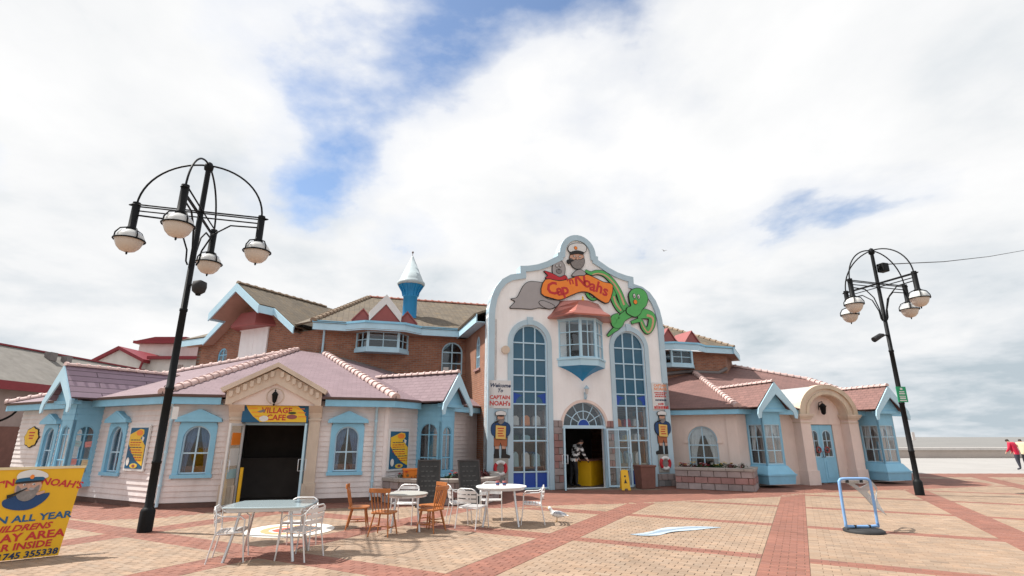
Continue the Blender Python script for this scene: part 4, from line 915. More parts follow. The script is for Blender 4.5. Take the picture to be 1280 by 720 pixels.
# ------------------------------------------------------------------ right wing
rw = thing('seaward_wing', 'single-storey peach rendered wing with arched doorway, blue bays and red slate roof', 'building', R1)
o4 = [opening(1.62, 2.70, .55, 1.55, .54)]
part('wall', wall_mb(-.6, 3.4, 0, 2.66, o4, 0, .2), 'peach', rw, FW4)
c = 2.16
wn = part('window', win_mb(1.62, 2.70, .55, 1.55, .54, 2, [.95, 1.40], .05, .04, .04, .10), 'bar_blue', rw, FW4); panes(wn, FW4, 1.62, 2.70, .55, 1.55, .54, 2, [.95, 1.40], 'glass', .07)
mb = MB().ring([(c + .54 * math.cos(a), 1.55 + .54 * math.sin(a)) for a in [math.pi * i / 20 for i in range(21)]], [(c + .68 * math.cos(a), 1.55 + .68 * math.sin(a)) for a in [math.pi * i / 20 for i in range(21)]], -.035, 0, 0, False)
mb.box(c - .70, c - .52, -.045, 0, 1.47, 1.55).box(c + .52, c + .70, -.045, 0, 1.47, 1.55).prism([(c - .06, 2.12), (c + .06, 2.12), (c + .08, 2.28), (c - .08, 2.28)], -.055, 0)
part('hood_mould', mb, 'peach', wn, FW4)
drape(FW4, 1.68, c, .65, 2.05, .16, 'curtain', wn, swag=True, side=1); drape(FW4, c, 2.66, .65, 2.05, .16, 'curtain', wn, swag=True, side=-1); drape(FW4, 1.66, 2.66, 1.74, 2.08, .13, 'curtain', wn, 'pelmet')
part('corner_pier', MB().box(3.05, 3.42, -.05, 0, 0, 2.5), 'peach', rw, FW4); part('corner_pier', MB().box(-.02, .36, -.05, 0, 0, 2.5), 'peach', rw, FW5)
o5 = [opening(.52, 1.16, .74, 2.2), opening(3.22, 4.50, 0, 2.16), opening(5.96, 6.60, .74, 2.2)]
part('wall', wall_mb(0, 7.75, 0, 2.66, o5, 0, .2), 'peach', rw, FW5)
part('end_wall', MB().box(0, 5, 0, .2, 0, 2.66), 'peach', rw, FR(R2, 90 + 17))
bay(rw, FW5, .44, .80, .82, False, roofm='slate_red'); bay(rw, FW5, 5.88, .80, .82, False, roofm='slate_red')
# arched doorway
pc, pr_, pi_ = 4.0, 1.36, .92; pj = .38
po_ = MB()
for a, b in ((pc - 1.40, pc - .94), (pc + .94, pc + 1.40)):
    mb = MB().box(a, b, -pj, 0, 0, 2.42); mb.box(a - .04, b + .04, -pj - .05, 0, 0, .50)
    pl = part('column', mb, 'peach', rw, FW5); 
    cp = MB()
    for d, z0, z1 in ((.02, 2.20, 2.24), (.05, 2.34, 2.40), (.09, 2.40, 2.46), (.12, 2.46, 2.53)): cp.box(a - d, b + d, -pj - d, 0, z0, z1)
    part('capital', cp, 'cream_trim', pl, FW5)
ar = [math.pi * i / 24 for i in range(25)]
zc = 2.53; ky = .80
arc = lambda r, k=ky: [(pc + r * math.cos(a), zc + r * k * math.sin(a)) for a in ar]
vb_ = part('barrel_arch', MB().ring(arc(.92), arc(1.34), -pj, .2, 0, False), 'cream_trim', rw, FW5)
part('arch_moulding', MB().ring(arc(1.22), arc(1.42), -pj - .07, -pj + .22, 0, False), 'gold_cream', vb_, FW5)
part('arch_moulding', MB().ring(arc(.95), arc(1.07), -pj - .035, -pj, 0, False), 'gold_cream', vb_, FW5)
part('barrel_roof', MB().ring(arc(1.10), arc(1.38), -pj + .02, 2.6, 0, False), 'zinc', vb_, FW5)
part('lunette', MB().prism([(pc - .93, 2.16)] + [(x, z) for x, z in arc(.93)][::-1] + [(pc + .93, 2.16)], -.02, .1), 'peach', rw, FW5)
for k in range(2):                                   # half-glazed double doors
    x0, x1 = (3.24, 3.855) if k == 0 else (3.865, 4.48)
    q = .09; ops = [opening(x0 + q, x1 - q, .95, 1.75, .2)]
    d_ = part('door', wall_mb(x0, x1, .03, 2.14, ops, .03, .08), 'blue', rw, FW5)
    part('window_frame', win_mb(x0 + q, x1 - q, .95, 1.75, .2, 2, [1.25, 1.55], .03, .025, .035, .075), 'bar_blue', d_, FW5); panes(d_, FW5, x0 + q, x1 - q, .95, 1.75, .2, 2, [1.25, 1.55], 'glass', .055)
    part('panel', MB().box(x0 + .1, x1 - .1, .018, .03, .18, .80), 'blue', d_, FW5)
    hx_ = x1 - .05 if k == 0 else x0 + .05
    part('handle', MB().tube([(hx_, .03, .95), (hx_, -.03, .95), (hx_, -.03, 1.15), (hx_, .03, 1.15)], .012, 6), 'gutter', d_, FW5)
    m = FW5 @ T((x0 + x1) / 2 + (.12 if k == 0 else -.10), .02, 1.22)
    o = part('hanging_wreath', MB().tube([(.10 * math.cos(a), -.02, .10 * math.sin(a)) for a in [2 * math.pi * i / 14 for i in range(14)]], .03, 6, 0, True), 'maroon', None, m); tag(o, 'small dark red wreath on the arched blue door leaf nearer the %s' % ('main entrance' if k == 0 else 'sea'), 'wreath', 'wreaths on the arched double door')
o = thing('wall_lantern', 'black carriage lantern under the cream barrel arch of the peach wing door', 'lantern', (0, 0)); m = FW5 @ T(pc - .05, -.22, 2.72) @ Matrix.Diagonal((1.25, 1.25, 1.25, 1)); o.matrix_world = m; WM_[o.name] = m
part('body', MB().lathe([(.02, -.16), (.06, -.12), (.09, .08), (.11, .10), (.05, .17), (.01, .2)], 8), 'black_metal', o, m); part('bracket', MB().tube([(0, .18, -.05), (0, .12, .22), (0, 0, .24), (0, 0, .18)], .014, 6), 'black_metal', o, m)
# roof
EB1 = off_corner(R1, -28, 17); EB0 = go(EB1, 152, 3.9); EB2 = go(EB1, 17, 8.1)
AR = (EB1[0] + .09 * 5.85, EB1[1] + .99 * 5.85)
Q1, Q2 = (14.9, 26.6), (11.8, 28.3)
zz5 = lambda p: wing_z(p, EB1, 17); zz4 = lambda p: wing_z(p, EB1, -28)
na, nb_ = go(EB1, 17, 2.72), go(EB1, 17, 5.28); na2, nb2 = go(na, 107, .9), go(nb_, 107, .9)
r5 = roof_face('roof', [z3(EB1, EZ), z3(na, EZ), z3(na2, zz5(na2)), z3(nb2, zz5(nb2)), z3(nb_, EZ), z3(EB2, EZ), z3(Q1, zz5(Q1)), z3(Q2, zz5(Q2)), z3(AR, zz5(AR))], 'slate_red', rw)
BK = (5.6, 25.0)
r4 = roof_face('roof', [z3(EB0, EZ), z3(EB1, EZ), z3(AR, zz4(AR)), z3(BK, zz4(BK))], 'slate_red', rw)
roof_face('roof', [z3(EB2, EZ), (EB2[0] + 2.5, EB2[1] + 6, EZ), z3(Q2, zz5(Q2)), z3(Q1, zz5(Q1))], 'slate_red', rw)
ridge(r5, z3(EB1, EZ + .03), z3(AR, zz5(AR) + .04)); ridge(r5, z3(EB2, EZ + .03), z3(Q1, zz5(Q1) + .04)); ridge(r5, z3(Q1, zz5(Q1) + .04), z3(Q2, zz5(Q2) + .04))
for a, b in (fb(EB0, EB1, 0, 3.9), fb(EB1, EB2, 0, .62), fb(EB1, EB2, 1.45, 2.75), fb(EB1, EB2, 5.4, 6.05), fb(EB1, EB2, 6.9, 8.1)): fascia(rw, a, b)
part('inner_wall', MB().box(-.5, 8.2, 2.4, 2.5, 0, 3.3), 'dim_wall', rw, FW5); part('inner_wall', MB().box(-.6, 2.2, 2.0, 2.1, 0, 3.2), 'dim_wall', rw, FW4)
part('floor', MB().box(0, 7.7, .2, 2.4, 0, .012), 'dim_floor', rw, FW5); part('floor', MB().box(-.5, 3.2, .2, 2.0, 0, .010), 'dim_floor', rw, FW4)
# upper brick storey over the right wing
up_ = thing('upper_brick_block', 'upper brown brick storey with corner bay window rising behind the peach wing roof', 'building', (8.7, 25.4, 3.0))
FU4 = FR((8.70, 25.4), 17)
part('wall', MB().box(-4.5, 2.05, 0, .25, 2.0, 5.7), 'brick', up_, FU4)
c5 = tuple((FU4 @ Vector((2.05, 0, 0)))[:2]); FU5 = FR(c5, 62)
part('wall', MB().box(0, 3.0, .0, .25, 2.0, 5.7), 'brick', up_, FU5)
pb = [(-1.75, 0), (-1.35, -.45), (-.25, -.45), (.15, 0)]
mb = MB().prismz(ring_plan(pb, .04), 4.86, 5.02)
for x, y in pb[1:3]: mb.box(x - .05, x + .05, y - .03, y + .06, 5.0, 5.66)
ub = part('bay_window', mb, 'pale_blue', up_, FU4); canted(ub, FU4, pb, 5.02, 5.68, [5.35], 2, 'pale_blue')
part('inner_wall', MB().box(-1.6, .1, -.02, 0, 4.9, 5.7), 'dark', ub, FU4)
pe = [(-2.2, -.42), (-1.45, -.88), (-.15, -.88), (.60, -.42)]
mb = MB(); mg = MB()
for a, b in ((pe[0], pe[1]), (pe[1], pe[2]), (pe[2], pe[3]), (pe[3], (2.28, -.42))): board(mb, a, b, 5.63, 5.93); board(mg, (a[0], a[1] - .05), (b[0], b[1] - .05), 5.90, 5.985, .07)
part('eaves_board', mb, 'pale_blue', up_, FU4); part('gutter', mg, 'blue', up_, FU4)
part('eaves_board', MB().box(-.25, 2.7, -.46, -.42, 5.63, 5.93), 'pale_blue', up_, FU5)
part('soffit', MB().box(-2, 2.2, -.40, 0, 5.64, 5.66), 'soffit', up_, FU4); part('soffit', MB().box(-.1, 2.7, -.42, 0, 5.645, 5.665).prismz(pe, 5.665, 5.68) if False else MB().box(-.1, 2.7, -.42, 0, 5.645, 5.665), 'soffit', up_, FU5)
rr = roof_face('roof', [pw(FU4, -4.5, -.46, 5.95), pw(FU4, 2.25, -.46, 5.95), pw(FU4, .35, 4.0, 5.95 + 4.46 * rt), pw(FU4, -4.5, 4.0, 5.95 + 4.46 * rt)], 'pantile', up_)
roof_face('roof', [pw(FU4, 2.25, -.46, 5.95), pw(FU5, 2.8, -.46, 5.95), pw(FU4, .35, 4.0, 5.95 + 4.46 * rt)], 'pantile', up_)
ridge(rr, pw(FU4, 2.25, -.46, 5.98), pw(FU4, .35, 4.0, 8.05), 'ridge_brown', .09, .34)
gablet(up_, FU4, -1.55, -.60, .42, 5.99, .62, .05, 'maroon', 'maroon', 1.3); gablet(up_, FU4, -.22, -.55, .42, 5.99, .58, .05, 'maroon', 'maroon', 1.3)
part('flashing', MB().tube([pw(FU4, -3.2, -.05, 4.35), pw(FU4, -.3, -.05, 4.72), pw(FU4, 1.5, -.05, 4.72), pw(FU4, 2.0, -.05, 4.95)], .09, 6), 'lead', up_, Matrix.Identity(4))
# ------------------------------------------------------------------ buildings far left
ab = thing('arcade_building', 'long low building with grey roof and dark red fascia beyond the café', 'building', (-25, 30))
I4 = Matrix.Identity(4)
part('wall', MB().box(-34, -25.5, 20, 46, 0, 4.2), 'far_wall', ab, I4)
rf = part('roof', MB().prism([(-25.0, 4.30), (-29.2, 6.75), (-29.4, 6.75), (-34, 4.3)], 19.6, 46.5), 'grey_roof', ab, I4)
part('fascia', MB().box(-25.0, -24.9, 19.6, 46.5, 3.95, 4.38), 'red_trim', ab, I4); part('ridge_strip', MB().box(-29.5, -29.1, 19.6, 46.5, 6.74, 6.84), 'red_trim', rf, I4)
for y in (31.8, 40.5):
    part('roof_vent', MB().box(-28.6, -28.2, y, y + .5, 6.2, 6.7), 'lead', rf, I4); part('roof_vent', MB().box(-28.4, -28.0, y + 1.0, y + 1.4, 6.15, 6.6), 'lead', rf, I4)
part('door_panel', MB().box(-25.5, -25.44, 22, 29, 0, 2.2), 'brown_box', ab, I4)
part('awning_hoop', MB().tube([(-25.0 + 1.6 * math.sin(a), 25.4 + 0 * a, 2.3 + .9 * (1 - math.cos(a))) for a in [i * math.pi / 16 for i in range(9)]], .05, 6), 'black_metal', ab, I4)
o = thing('wall_lamp', 'small brass lamp on the arcade wall above the curved black bar', 'lamp', (-24.7, 25.0, 3.0)); m = WM_[o.name]
part('shade', MB().lathe([(.03, .22), (.12, .1), (.14, .0), (.05, -.02)], 12), 'gold_cream', o, m); part('bracket', MB().tube([(-.3, 0, .35), (0, 0, .35), (0, 0, .2)], .02, 6), 'gutter', o, m)
wb = thing('white_building', 'off-white building with dark red roof trim behind the grey arcade roof', 'building', (-31, 46))
part('wall', MB().prism([(-36.5, 0), (-31.9, 0), (-31.9, 8.2), (-34.0, 9.15), (-36.2, 8.0)], 45, 50), 'offwhite', wb, I4)
part('wall', MB().box(-31.9, -26.9, 45.6, 50, 0, 8.2), 'offwhite', wb, I4); up2 = part('upper_wall', MB().box(-36.0, -30.2, 50, 54, 0, 10.4), 'offwhite', wb, I4)
for a, b in (((-37.2, 7.45), (-34.0, 9.25)), ((-34.0, 9.25), (-31.6, 8.1))): part('roof_trim', MB().prism([a, b, (b[0], b[1] - .28), (a[0], a[1] - .28)], 44.7, 50), 'red_trim', wb, I4)
part('roof_trim', MB().box(-31.7, -26.8, 45.2, 50, 8.2, 8.45), 'red_trim', wb, I4); part('roof_trim', MB().box(-36.4, -29.8, 49.6, 54, 10.35, 10.6).prism([(-36.4, 10.6), (-29.8, 10.6), (-31.5, 11.0), (-34.5, 11.0)], 49.8, 54), 'red_trim', wb, I4)
part('rain_pipe', MB().tube([(-31.75, 44.9, 8.0), (-31.9, 44.9, 7.4), (-31.9, 44.9, 4)], .09, 6), 'red_trim', wb, I4)
for k in range(5): part('vent_slat', MB().box(-29.4 + k * .16, -29.32 + k * .16, 45.55, 45.6, 7.3, 7.75), 'far_wall', wb, I4)
# ------------------------------------------------------------------ painted board figures on the entrance gable (metres along the front, height)
SEAL = [(0.79, 6.15), (0.98, 6.38), (0.84, 6.47), (1.06, 6.55), (1.28, 6.97), (1.51, 7.17), (1.85, 7.19), (2.1, 7.13), (2.02, 6.81), (2.23, 6.56), (2.69, 6.54), (2.49, 6.27), (2.17, 6.22), (1.89, 6.23), (1.61, 6.16), (1.22, 6.15), (0.95, 6.14)]
SEAL_FLIP = [(1.89, 6.42), (2.03, 6.49), (2.35, 6.4), (2.49, 6.3), (2.28, 6.21), (2.01, 6.29)]
SEAL_HEAD = [(2.46, 7.58), (2.45, 7.81), (2.53, 8.02), (2.68, 8.1), (2.85, 8.07), (2.95, 7.89), (2.93, 7.65), (2.87, 7.51), (2.69, 7.44), (2.51, 7.46)]
SCARF = [(2.11, 7.63), (2.31, 7.6), (2.52, 7.53), (2.72, 7.45), (2.93, 7.54), (3.0, 7.46), (2.83, 7.33), (2.54, 7.29), (2.34, 7.32), (2.16, 7.38), (2.25, 7.48)]
SEAL_HAND = [(3.22, 7.57), (3.38, 7.75), (3.59, 7.82), (3.77, 7.71), (3.72, 7.62), (3.49, 7.59), (3.31, 7.54)]
BANNER = [(2.15, 7.3), (2.71, 7.29), (3.25, 7.46), (3.76, 7.64), (4.1, 7.57), (4.52, 7.41), (4.91, 7.31), (4.69, 6.63), (4.3, 6.72), (3.95, 6.94), (3.59, 6.97), (3.17, 6.8), (2.72, 6.59), (2.41, 6.62), (1.98, 6.76)]
OCTO = [(5.61, 6.76), (5.6, 7.02), (5.76, 7.22), (6.03, 7.29), (6.28, 7.2), (6.4, 6.94), (6.32, 6.64), (6.12, 6.45), (6.01, 6.27), (5.81, 6.14), (5.59, 6.19), (5.44, 6.29), (5.48, 6.46), (5.65, 6.56)]
TA = [(5.57, 6.3), (5.34, 6.63), (5.18, 7.08), (4.92, 7.49), (4.6, 7.75), (4.29, 7.8), (4.04, 7.73), (3.8, 7.81)]
TB = [(5.57, 6.27), (5.24, 6.05), (5.1, 5.81), (4.92, 5.8), (4.9, 6.03), (5.12, 6.13)]
TB2 = [(5.18, 6.1), (5.1, 5.76), (4.81, 5.52), (4.6, 5.33)]
TC = [(5.91, 6.26), (6.29, 6.29), (6.54, 6.19), (6.49, 5.84), (6.3, 5.61), (6.13, 5.77), (6.02, 6.01), (5.63, 5.9)]
TD = [(5.56, 6.24), (5.2, 6.39), (5.0, 6.66), (4.92, 6.94), (5.03, 7.18)]
TE = [(3.83, 6.94), (3.91, 6.8), (4.06, 6.71), (4.24, 6.77)]
CAPHAT = [(3.06, 8.72), (3.15, 8.87), (3.42, 8.98), (3.76, 8.99), (3.92, 8.87), (3.89, 8.69), (3.74, 8.61), (3.47, 8.66), (3.23, 8.59), (3.11, 8.6)]
CAPPEAK = [(3.17, 8.57), (3.47, 8.67), (3.78, 8.63), (3.74, 8.52), (3.47, 8.54), (3.19, 8.46)]
CAPFACE = [(3.17, 8.46), (3.47, 8.52), (3.76, 8.53), (3.77, 8.26), (3.45, 8.14), (3.15, 8.2)]
CAPBEARD = [(3.16, 8.29), (3.3, 8.23), (3.46, 8.29), (3.64, 8.28), (3.79, 8.36), (3.8, 8.15), (3.66, 7.94), (3.5, 7.87), (3.29, 7.92), (3.18, 8.08)]
CAPPIPE = [(2.97, 8.2), (3.16, 8.25), (3.3, 8.21), (3.18, 8.14), (3.1, 8.05), (3.0, 8.07)]
LETTERS = [('C', 2.41, 6.93), ('a', 2.69, 6.9), ('p', 2.91, 6.96), ("'", 3.05, 7.23), ('n', 3.17, 7.31), ('N', 3.55, 7.35), ('o', 3.83, 7.3), ('a', 4.07, 7.18), ('h', 4.34, 7.13), ('s', 4.59, 7.03)]
PTS = {'eye1': (5.8, 6.96), 'eye2': (5.99, 6.95), 'nose': (5.83, 6.72), 'seye1': (2.62, 7.89), 'seye2': (2.76, 7.91), 'smuz': (2.7, 7.75), 'badge': (3.41, 8.77)}
def at_root(name, label, cat, m, group=None):
    o = thing(name, label, cat, (0, 0), 0, group); o.matrix_world = m; WM_[o.name] = m; return o
def shift(pts, x, z): return [(a - x, b - z) for a, b in pts]
def ribbon(path, w0, w1, k=6):
    P = smooth_loop(path, k, False); n = len(P); a = []; b = []
    for i, p in enumerate(P):
        q0, q1 = Vector(P[max(0, i - 1)]), Vector(P[min(n - 1, i + 1)]); d = (q1 - q0).normalized(); w = w0 + (w1 - w0) * i / (n - 1)
        a.append((p[0] - d.y * w, p[1] + d.x * w)); b.append((p[0] + d.y * w, p[1] - d.x * w))
    return a + b[::-1]
def ribbon_mb(path, w0, w1, y, th, mi=0, k=6):       # quads along the path, safe where the path curls
    L = ribbon(path, w0, w1, k); n = len(L) // 2; a = L[:n]; b = L[n:][::-1]; mb = MB()
    return mb.ring(a, b, y, y + th, mi, False)
def disc(x, z, rx, rz=None, n=18): rz = rz or rx; return [(x + rx * math.cos(2 * math.pi * i / n), z + rz * math.sin(2 * math.pi * i / n)) for i in range(n)]
sx_, sz_ = 1.6, 6.4
m = FF @ T(sx_, -.03, sz_); o = at_root('seal_figure', 'grey cartoon seal in a red neckerchief behind the orange name banner', 'wall figure', m)
cutout('body', shift(SEAL, sx_, sz_), o, m, 'seal_grey', -.02, .05); cutout('flipper', shift(SEAL_FLIP, sx_, sz_), o, m, 'seal_grey', -.035, .05); cutout('hand', shift(SEAL_HAND, sx_, sz_), o, m, 'seal_grey', -.075, .05)
h = cutout('head', shift(SEAL_HEAD, sx_, sz_), o, m, 'seal_grey', -.03, .05)
for p in (PTS['seye1'], PTS['seye2']): cutout('eye', shift(disc(p[0], p[1], .035, .055, 10), sx_, sz_), h, m, 'white', -.05, .03, 0, .012); cutout('pupil', shift(disc(p[0], p[1] - .015, .016, .02, 8), sx_, sz_), h, m, 'ink', -.056, .03, 0, 0)
p = PTS['smuz']; cutout('muzzle', shift(disc(p[0], p[1] - .06, .11, .09, 14), sx_, sz_), h, m, 'seal_dark', -.045, .03, 0, .01); cutout('nose', shift(disc(p[0], p[1] + .01, .035, .025, 8), sx_, sz_), h, m, 'ink', -.052, .03, 0, 0)
cutout('neckerchief', shift(SCARF, sx_, sz_), o, m, 'red', -.05, .05)
bx_, bz_ = 3.45, 6.6
m = FF @ T(bx_, -.03, bz_); o = at_root('name_banner', "orange ribbon banner lettered Cap'n Noahs across the entrance gable", 'sign', m)
cutout('ribbon', shift(BANNER, bx_, bz_), o, m, 'sign_orange', -.065, .07, 3, .03)
rot = {'C': -8, 'N': -6}
for i, (ch, s, z) in enumerate(LETTERS):
    size = {'C': .66, 'N': .64, "'": .45, 'n': .40}.get(ch, .60); ang = (-12, -12, -14, -16, -14, -4, 8, 16, 16, 14)[i]
    part('letter', MB().join(text_mb(ch, size, 0, .028, .004), T(s - bx_, -.066, z - bz_ + .03) @ RY(ang)), 'text_red', o, m)
m = FF @ T(5.6, -.03, 6.2); o = at_root('octopus_figure', 'green cartoon octopus reaching its arms down to a tall arched window', 'wall figure', m)
def tent(path, w0, w1, y):
    P = shift(path, 5.6, 6.2); mb = ribbon_mb(P, w0 + .022, w1 + .02, y + .006, .05, 1); mb.join(ribbon_mb(P, w0, w1, y, .045, 0)); return part('arm', mb, ['octo', 'ink'], o, m)
for k, (pth, w0, w1) in enumerate(((TE, .06, .04), (TD, .13, .10), (TA, .16, .05), (TB2, .13, .035), (TB, .16, .10), (TC, .20, .05))):
    a_ = tent(pth, w0, w1, -.02 - k * .009)
    if k in (1, 2, 5): part('sucker_stripe', ribbon_mb(shift([(q[0] + .03, q[1] - .05) for q in pth[1:-1]], 5.6, 6.2), w0 * .26, w1 * .4, -.026 - k * .009, .03), 'octo_under', a_, m)
h = cutout('head', shift(OCTO, 5.6, 6.2), o, m, 'octo', -.09, .09)
for q in ('eye1', 'eye2'):
    p = PTS[q]; cutout('eye', shift(disc(p[0], p[1], .05, .085, 12), 5.6, 6.2), h, m, 'white', -.11, .04, 0, .014); cutout('pupil', shift(disc(p[0] - .01, p[1] - .02, .022, .035, 8), 5.6, 6.2), h, m, 'ink', -.116, .04, 0, 0)
p = PTS['nose']; cutout('nose', shift(disc(p[0], p[1], .075, .085, 12), 5.6, 6.2), h, m, 'sign_orange', -.115, .04, 0, .012)
m = FF @ T(3.47, -.03, 7.93) @ Matrix.Diagonal((.88, 1, .93, 1)); o = at_root('captain_head_figure', 'painted head of a bearded sea captain in a white cap at the gable top', 'wall figure', m)
f = lambda P: shift(P, 3.47, 7.95)
cutout('face', f(CAPFACE), o, m, 'skin', -.02, .05, 3); cutout('beard', f(CAPBEARD), o, m, 'beard', -.035, .05, 3); cutout('cap', f(CAPHAT), o, m, 'white', -.04, .05); cutout('peak', f(CAPPEAK), o, m, 'ink', -.05, .05, 3, .004); cutout('pipe', f(CAPPIPE), o, m, 'ink', -.05, .04, 3, 0)
cutout('badge', f(disc(*PTS['badge'], .07)), o, m, 'sign_orange', -.055, .04, 0, .01); cutout('nose', f(disc(3.47, 8.32, .05, .06, 10)), o, m, 'skin', -.05, .04, 0, .008)
for s in (3.34, 3.60): cutout('eye', f(disc(s, 8.41, .035, .025, 8)), o, m, 'white', -.04, .04, 0, .012)
for s, lab in ((.45, 'left'), (6.66, 'right')):      # painted captains beside the doors
    m = FF @ T(s, -.035, 1.02 if lab == 'left' else 1.10); o = at_root('captain_figure', 'painted wooden sea captain holding a yellow menu on the %s side of the entrance' % ('café' if lab == 'left' else 'planter'), 'wall figure', m, 'captain boards beside the main doors')
    for sg in (-1, 1):
        cutout('boot', [(sg * .04, 0), (sg * .32, 0), (sg * .33, .08), (sg * .20, .13), (sg * .19, .30), (sg * .06, .30)], o, m, 'ink', -.03, .05, 0, .008)
        cutout('leg', [(sg * .05, .28), (sg * .18, .28), (sg * .19, .42), (sg * .05, .42)], o, m, 'skin', -.03, .045, 0, .01)
        cutout('sleeve', [(sg * .20, 1.12), (sg * .31, 1.05), (sg * .33, .88), (sg * .28, .74), (sg * .18, .72), (sg * .16, .86)], o, m, 'navy', -.05, .05, 3, .012)
    cutout('shorts', [(-.22, .38), (-.03, .40), (0, .52), (.03, .40), (.22, .38), (.23, .72), (-.23, .72)], o, m, 'shorts', -.034, .05, 0, .012)
    cutout('jacket', [(-.22, .66), (.22, .66), (.24, 1.0), (.20, 1.14), (.08, 1.18), (-.08, 1.18), (-.20, 1.14), (-.24, 1.0)], o, m, 'navy', -.04, .05, 0, .012)
    mn = cutout('menu', [(-.18, .62), (.17, .60), (.18, 1.02), (-.17, 1.05)], o, m, 'apron', -.06, .04, 0, .012)
    for k, t_ in enumerate(('To', 'Welcome', 'Free', 'Food')[:0] or (.95, .87, .79, .71)): part('painted_line', MB().box(-.11 + .02 * (k % 2), .11 - .02 * (k % 3), -.066, -.06, t_ - .016, t_ + .016), 'text_red', mn, m)
    hd = cutout('head', disc(0, 1.28, .12, .14), o, m, 'skin', -.045, .05, 0, .012); cutout('beard', [(-.13, 1.27), (-.06, 1.24), (.06, 1.24), (.13, 1.27), (.10, 1.15), (0, 1.08), (-.10, 1.15)], hd, m, 'beard', -.055, .04, 3, .006)
    cutout('cap', [(-.18, 1.40), (-.16, 1.48), (0, 1.52), (.16, 1.48), (.18, 1.40), (.12, 1.37), (-.12, 1.37)], hd, m, 'white', -.06, .04, 3, .012); cutout('peak', [(-.12, 1.385), (.12, 1.385), (.10, 1.345), (0, 1.335), (-.10, 1.345)], hd, m, 'ink', -.065, .04, 0, 0)
    cutout('pipe', [(-.20, 1.17), (-.05, 1.21), (-.05, 1.19), (-.15, 1.13), (-.21, 1.11)], hd, m, 'ink', -.07, .03, 0, 0)
    zc = .71 if lab == 'left' else .78
    m = FF @ T(s, -.045, zc); o = at_root('lifebelt', 'red and white lifebelt on a grey board under the captain on the %s side' % ('café' if lab == 'left' else 'planter'), 'lifebelt', m, 'lifebelts beside the main doors')
    part('backboard', MB().box(-.27, .27, -.02, .03, -.31, .31), 'grey_wood', o, m)
    for k in range(4):
        A = [math.pi / 4 + math.pi / 2 * k + math.pi / 2 * i / 7 for i in range(8)]; part('belt_segment', MB().tube([(.185 * math.cos(a), -.03, .195 * math.sin(a)) for a in A], .058, 8), 'white' if k % 2 == 0 else 'red', o, m)
    part('emblem', MB().prism(disc(0, 0, .10, .11, 14), -.035, -.02), 'beard', o, m)
# sign boards on the pilasters
m = FF @ T(.42, -.04, 3.09); o = at_root('welcome_sign', 'white board lettered in navy and red Welcome To Captain Noahs', 'sign', m)
part('board', MB().box(-.39, .39, -.03, .02, -.47, .47), 'white', o, m, .006)
for t_, z, sz, mt_, sh in (('Welcome', .29, .185, 'text_navy', .3), ('To', .12, .17, 'text_navy', .3), ('CAPTAIN', -.11, .172, 'text_red', 0), ("NOAH's", -.31, .205, 'text_red', 0)): part('lettering', text_mb(t_, sz, sh, .032, .034).xf(T(0, 0, z)), mt_, o, m)
m = FF @ T(6.68, -.04, 3.17); o = at_root('name_sign', 'white board on the planter side of the entrance with orange and red lettering', 'sign', m)
part('board', MB().box(-.36, .36, -.03, .02, -.49, .49), 'white', o, m, .006)
for t_, z, sz, mt_ in (('CAPTAIN', .38, .13, 'sign_orange'), ("NOAH'S", .25, .15, 'sign_orange')): part('lettering', text_mb(t_, sz, 0, .02, .034).xf(T(0, 0, z)), mt_, o, m)
for k, (z, hh, w_, mt_) in enumerate(((.12, .025, .26, 'text_red'), (.05, .025, .22, 'text_red'), (-.02, .025, .25, 'text_red'), (-.15, .035, .24, 'text_navy'), (-.29, .04, .13, 'text_red'), (-.41, .06, .31, 'text_red'))):
    mb = MB(); x = -w_
    while x < w_ - .03: ww = random.uniform(.03, .075); mb.box(x, min(x + ww, w_), -.034, -.03, z - hh, z + hh * random.uniform(.5, 1)); x += ww + .018
    q = part('painted_line', mb, mt_, o, m); q['kind'] = 'stuff'
# café sign
m = FW2 @ T(2.52, -.26, 2.28); o = at_root('cafe_sign', 'yellow and blue board lettered Village Cafe over the open café doors', 'sign', m)
part('board', MB().box(-.81, .81, -.03, .1, -.215, .225), 'sign_blue', o, m)
cutout('yellow_panel', [(-.74, .215), (.52, .215), (.68, .08), (.76, -.10), (.77, -.205), (-.36, -.205), (-.55, -.06), (-.68, .10)], o, m, 'sign_yellow', -.036, .02, 0, 0)
for t_, z in (('VILLAGE', .085), ('CAFE', -.095)): part('lettering', text_mb(t_, .20, 0, .022, .041).xf(T(.02, 0, z)), 'text_red', o, m)
cutout('cup_picture', disc(-.28, -.12, .11, .075), o, m, 'poster_paper', -.042, .01, 0, 0); cutout('fruit_picture', disc(.40, -.07, .13, .06), o, m, 'maroon', -.042, .01, 0, 0); cutout('fruit_picture', disc(.40, .03, .10, .03), o, m, 'leaf', -.042, .01, 0, 0); cutout('fish_picture', [(-.46, .06), (-.30, .12), (-.26, .06), (-.38, .03)], o, m, 'beard', -.042, .01, 0, 0)
for k in range(3):
    for x, mt_ in ((-.56 + .07 * k, 'sign_orange'), (.60 + .03 * k, 'sign_orange')): part('painted_line', MB().box(x - .10, x + .10, -.042, -.036, .13 - .10 * k, .15 - .10 * k), mt_, o, m)
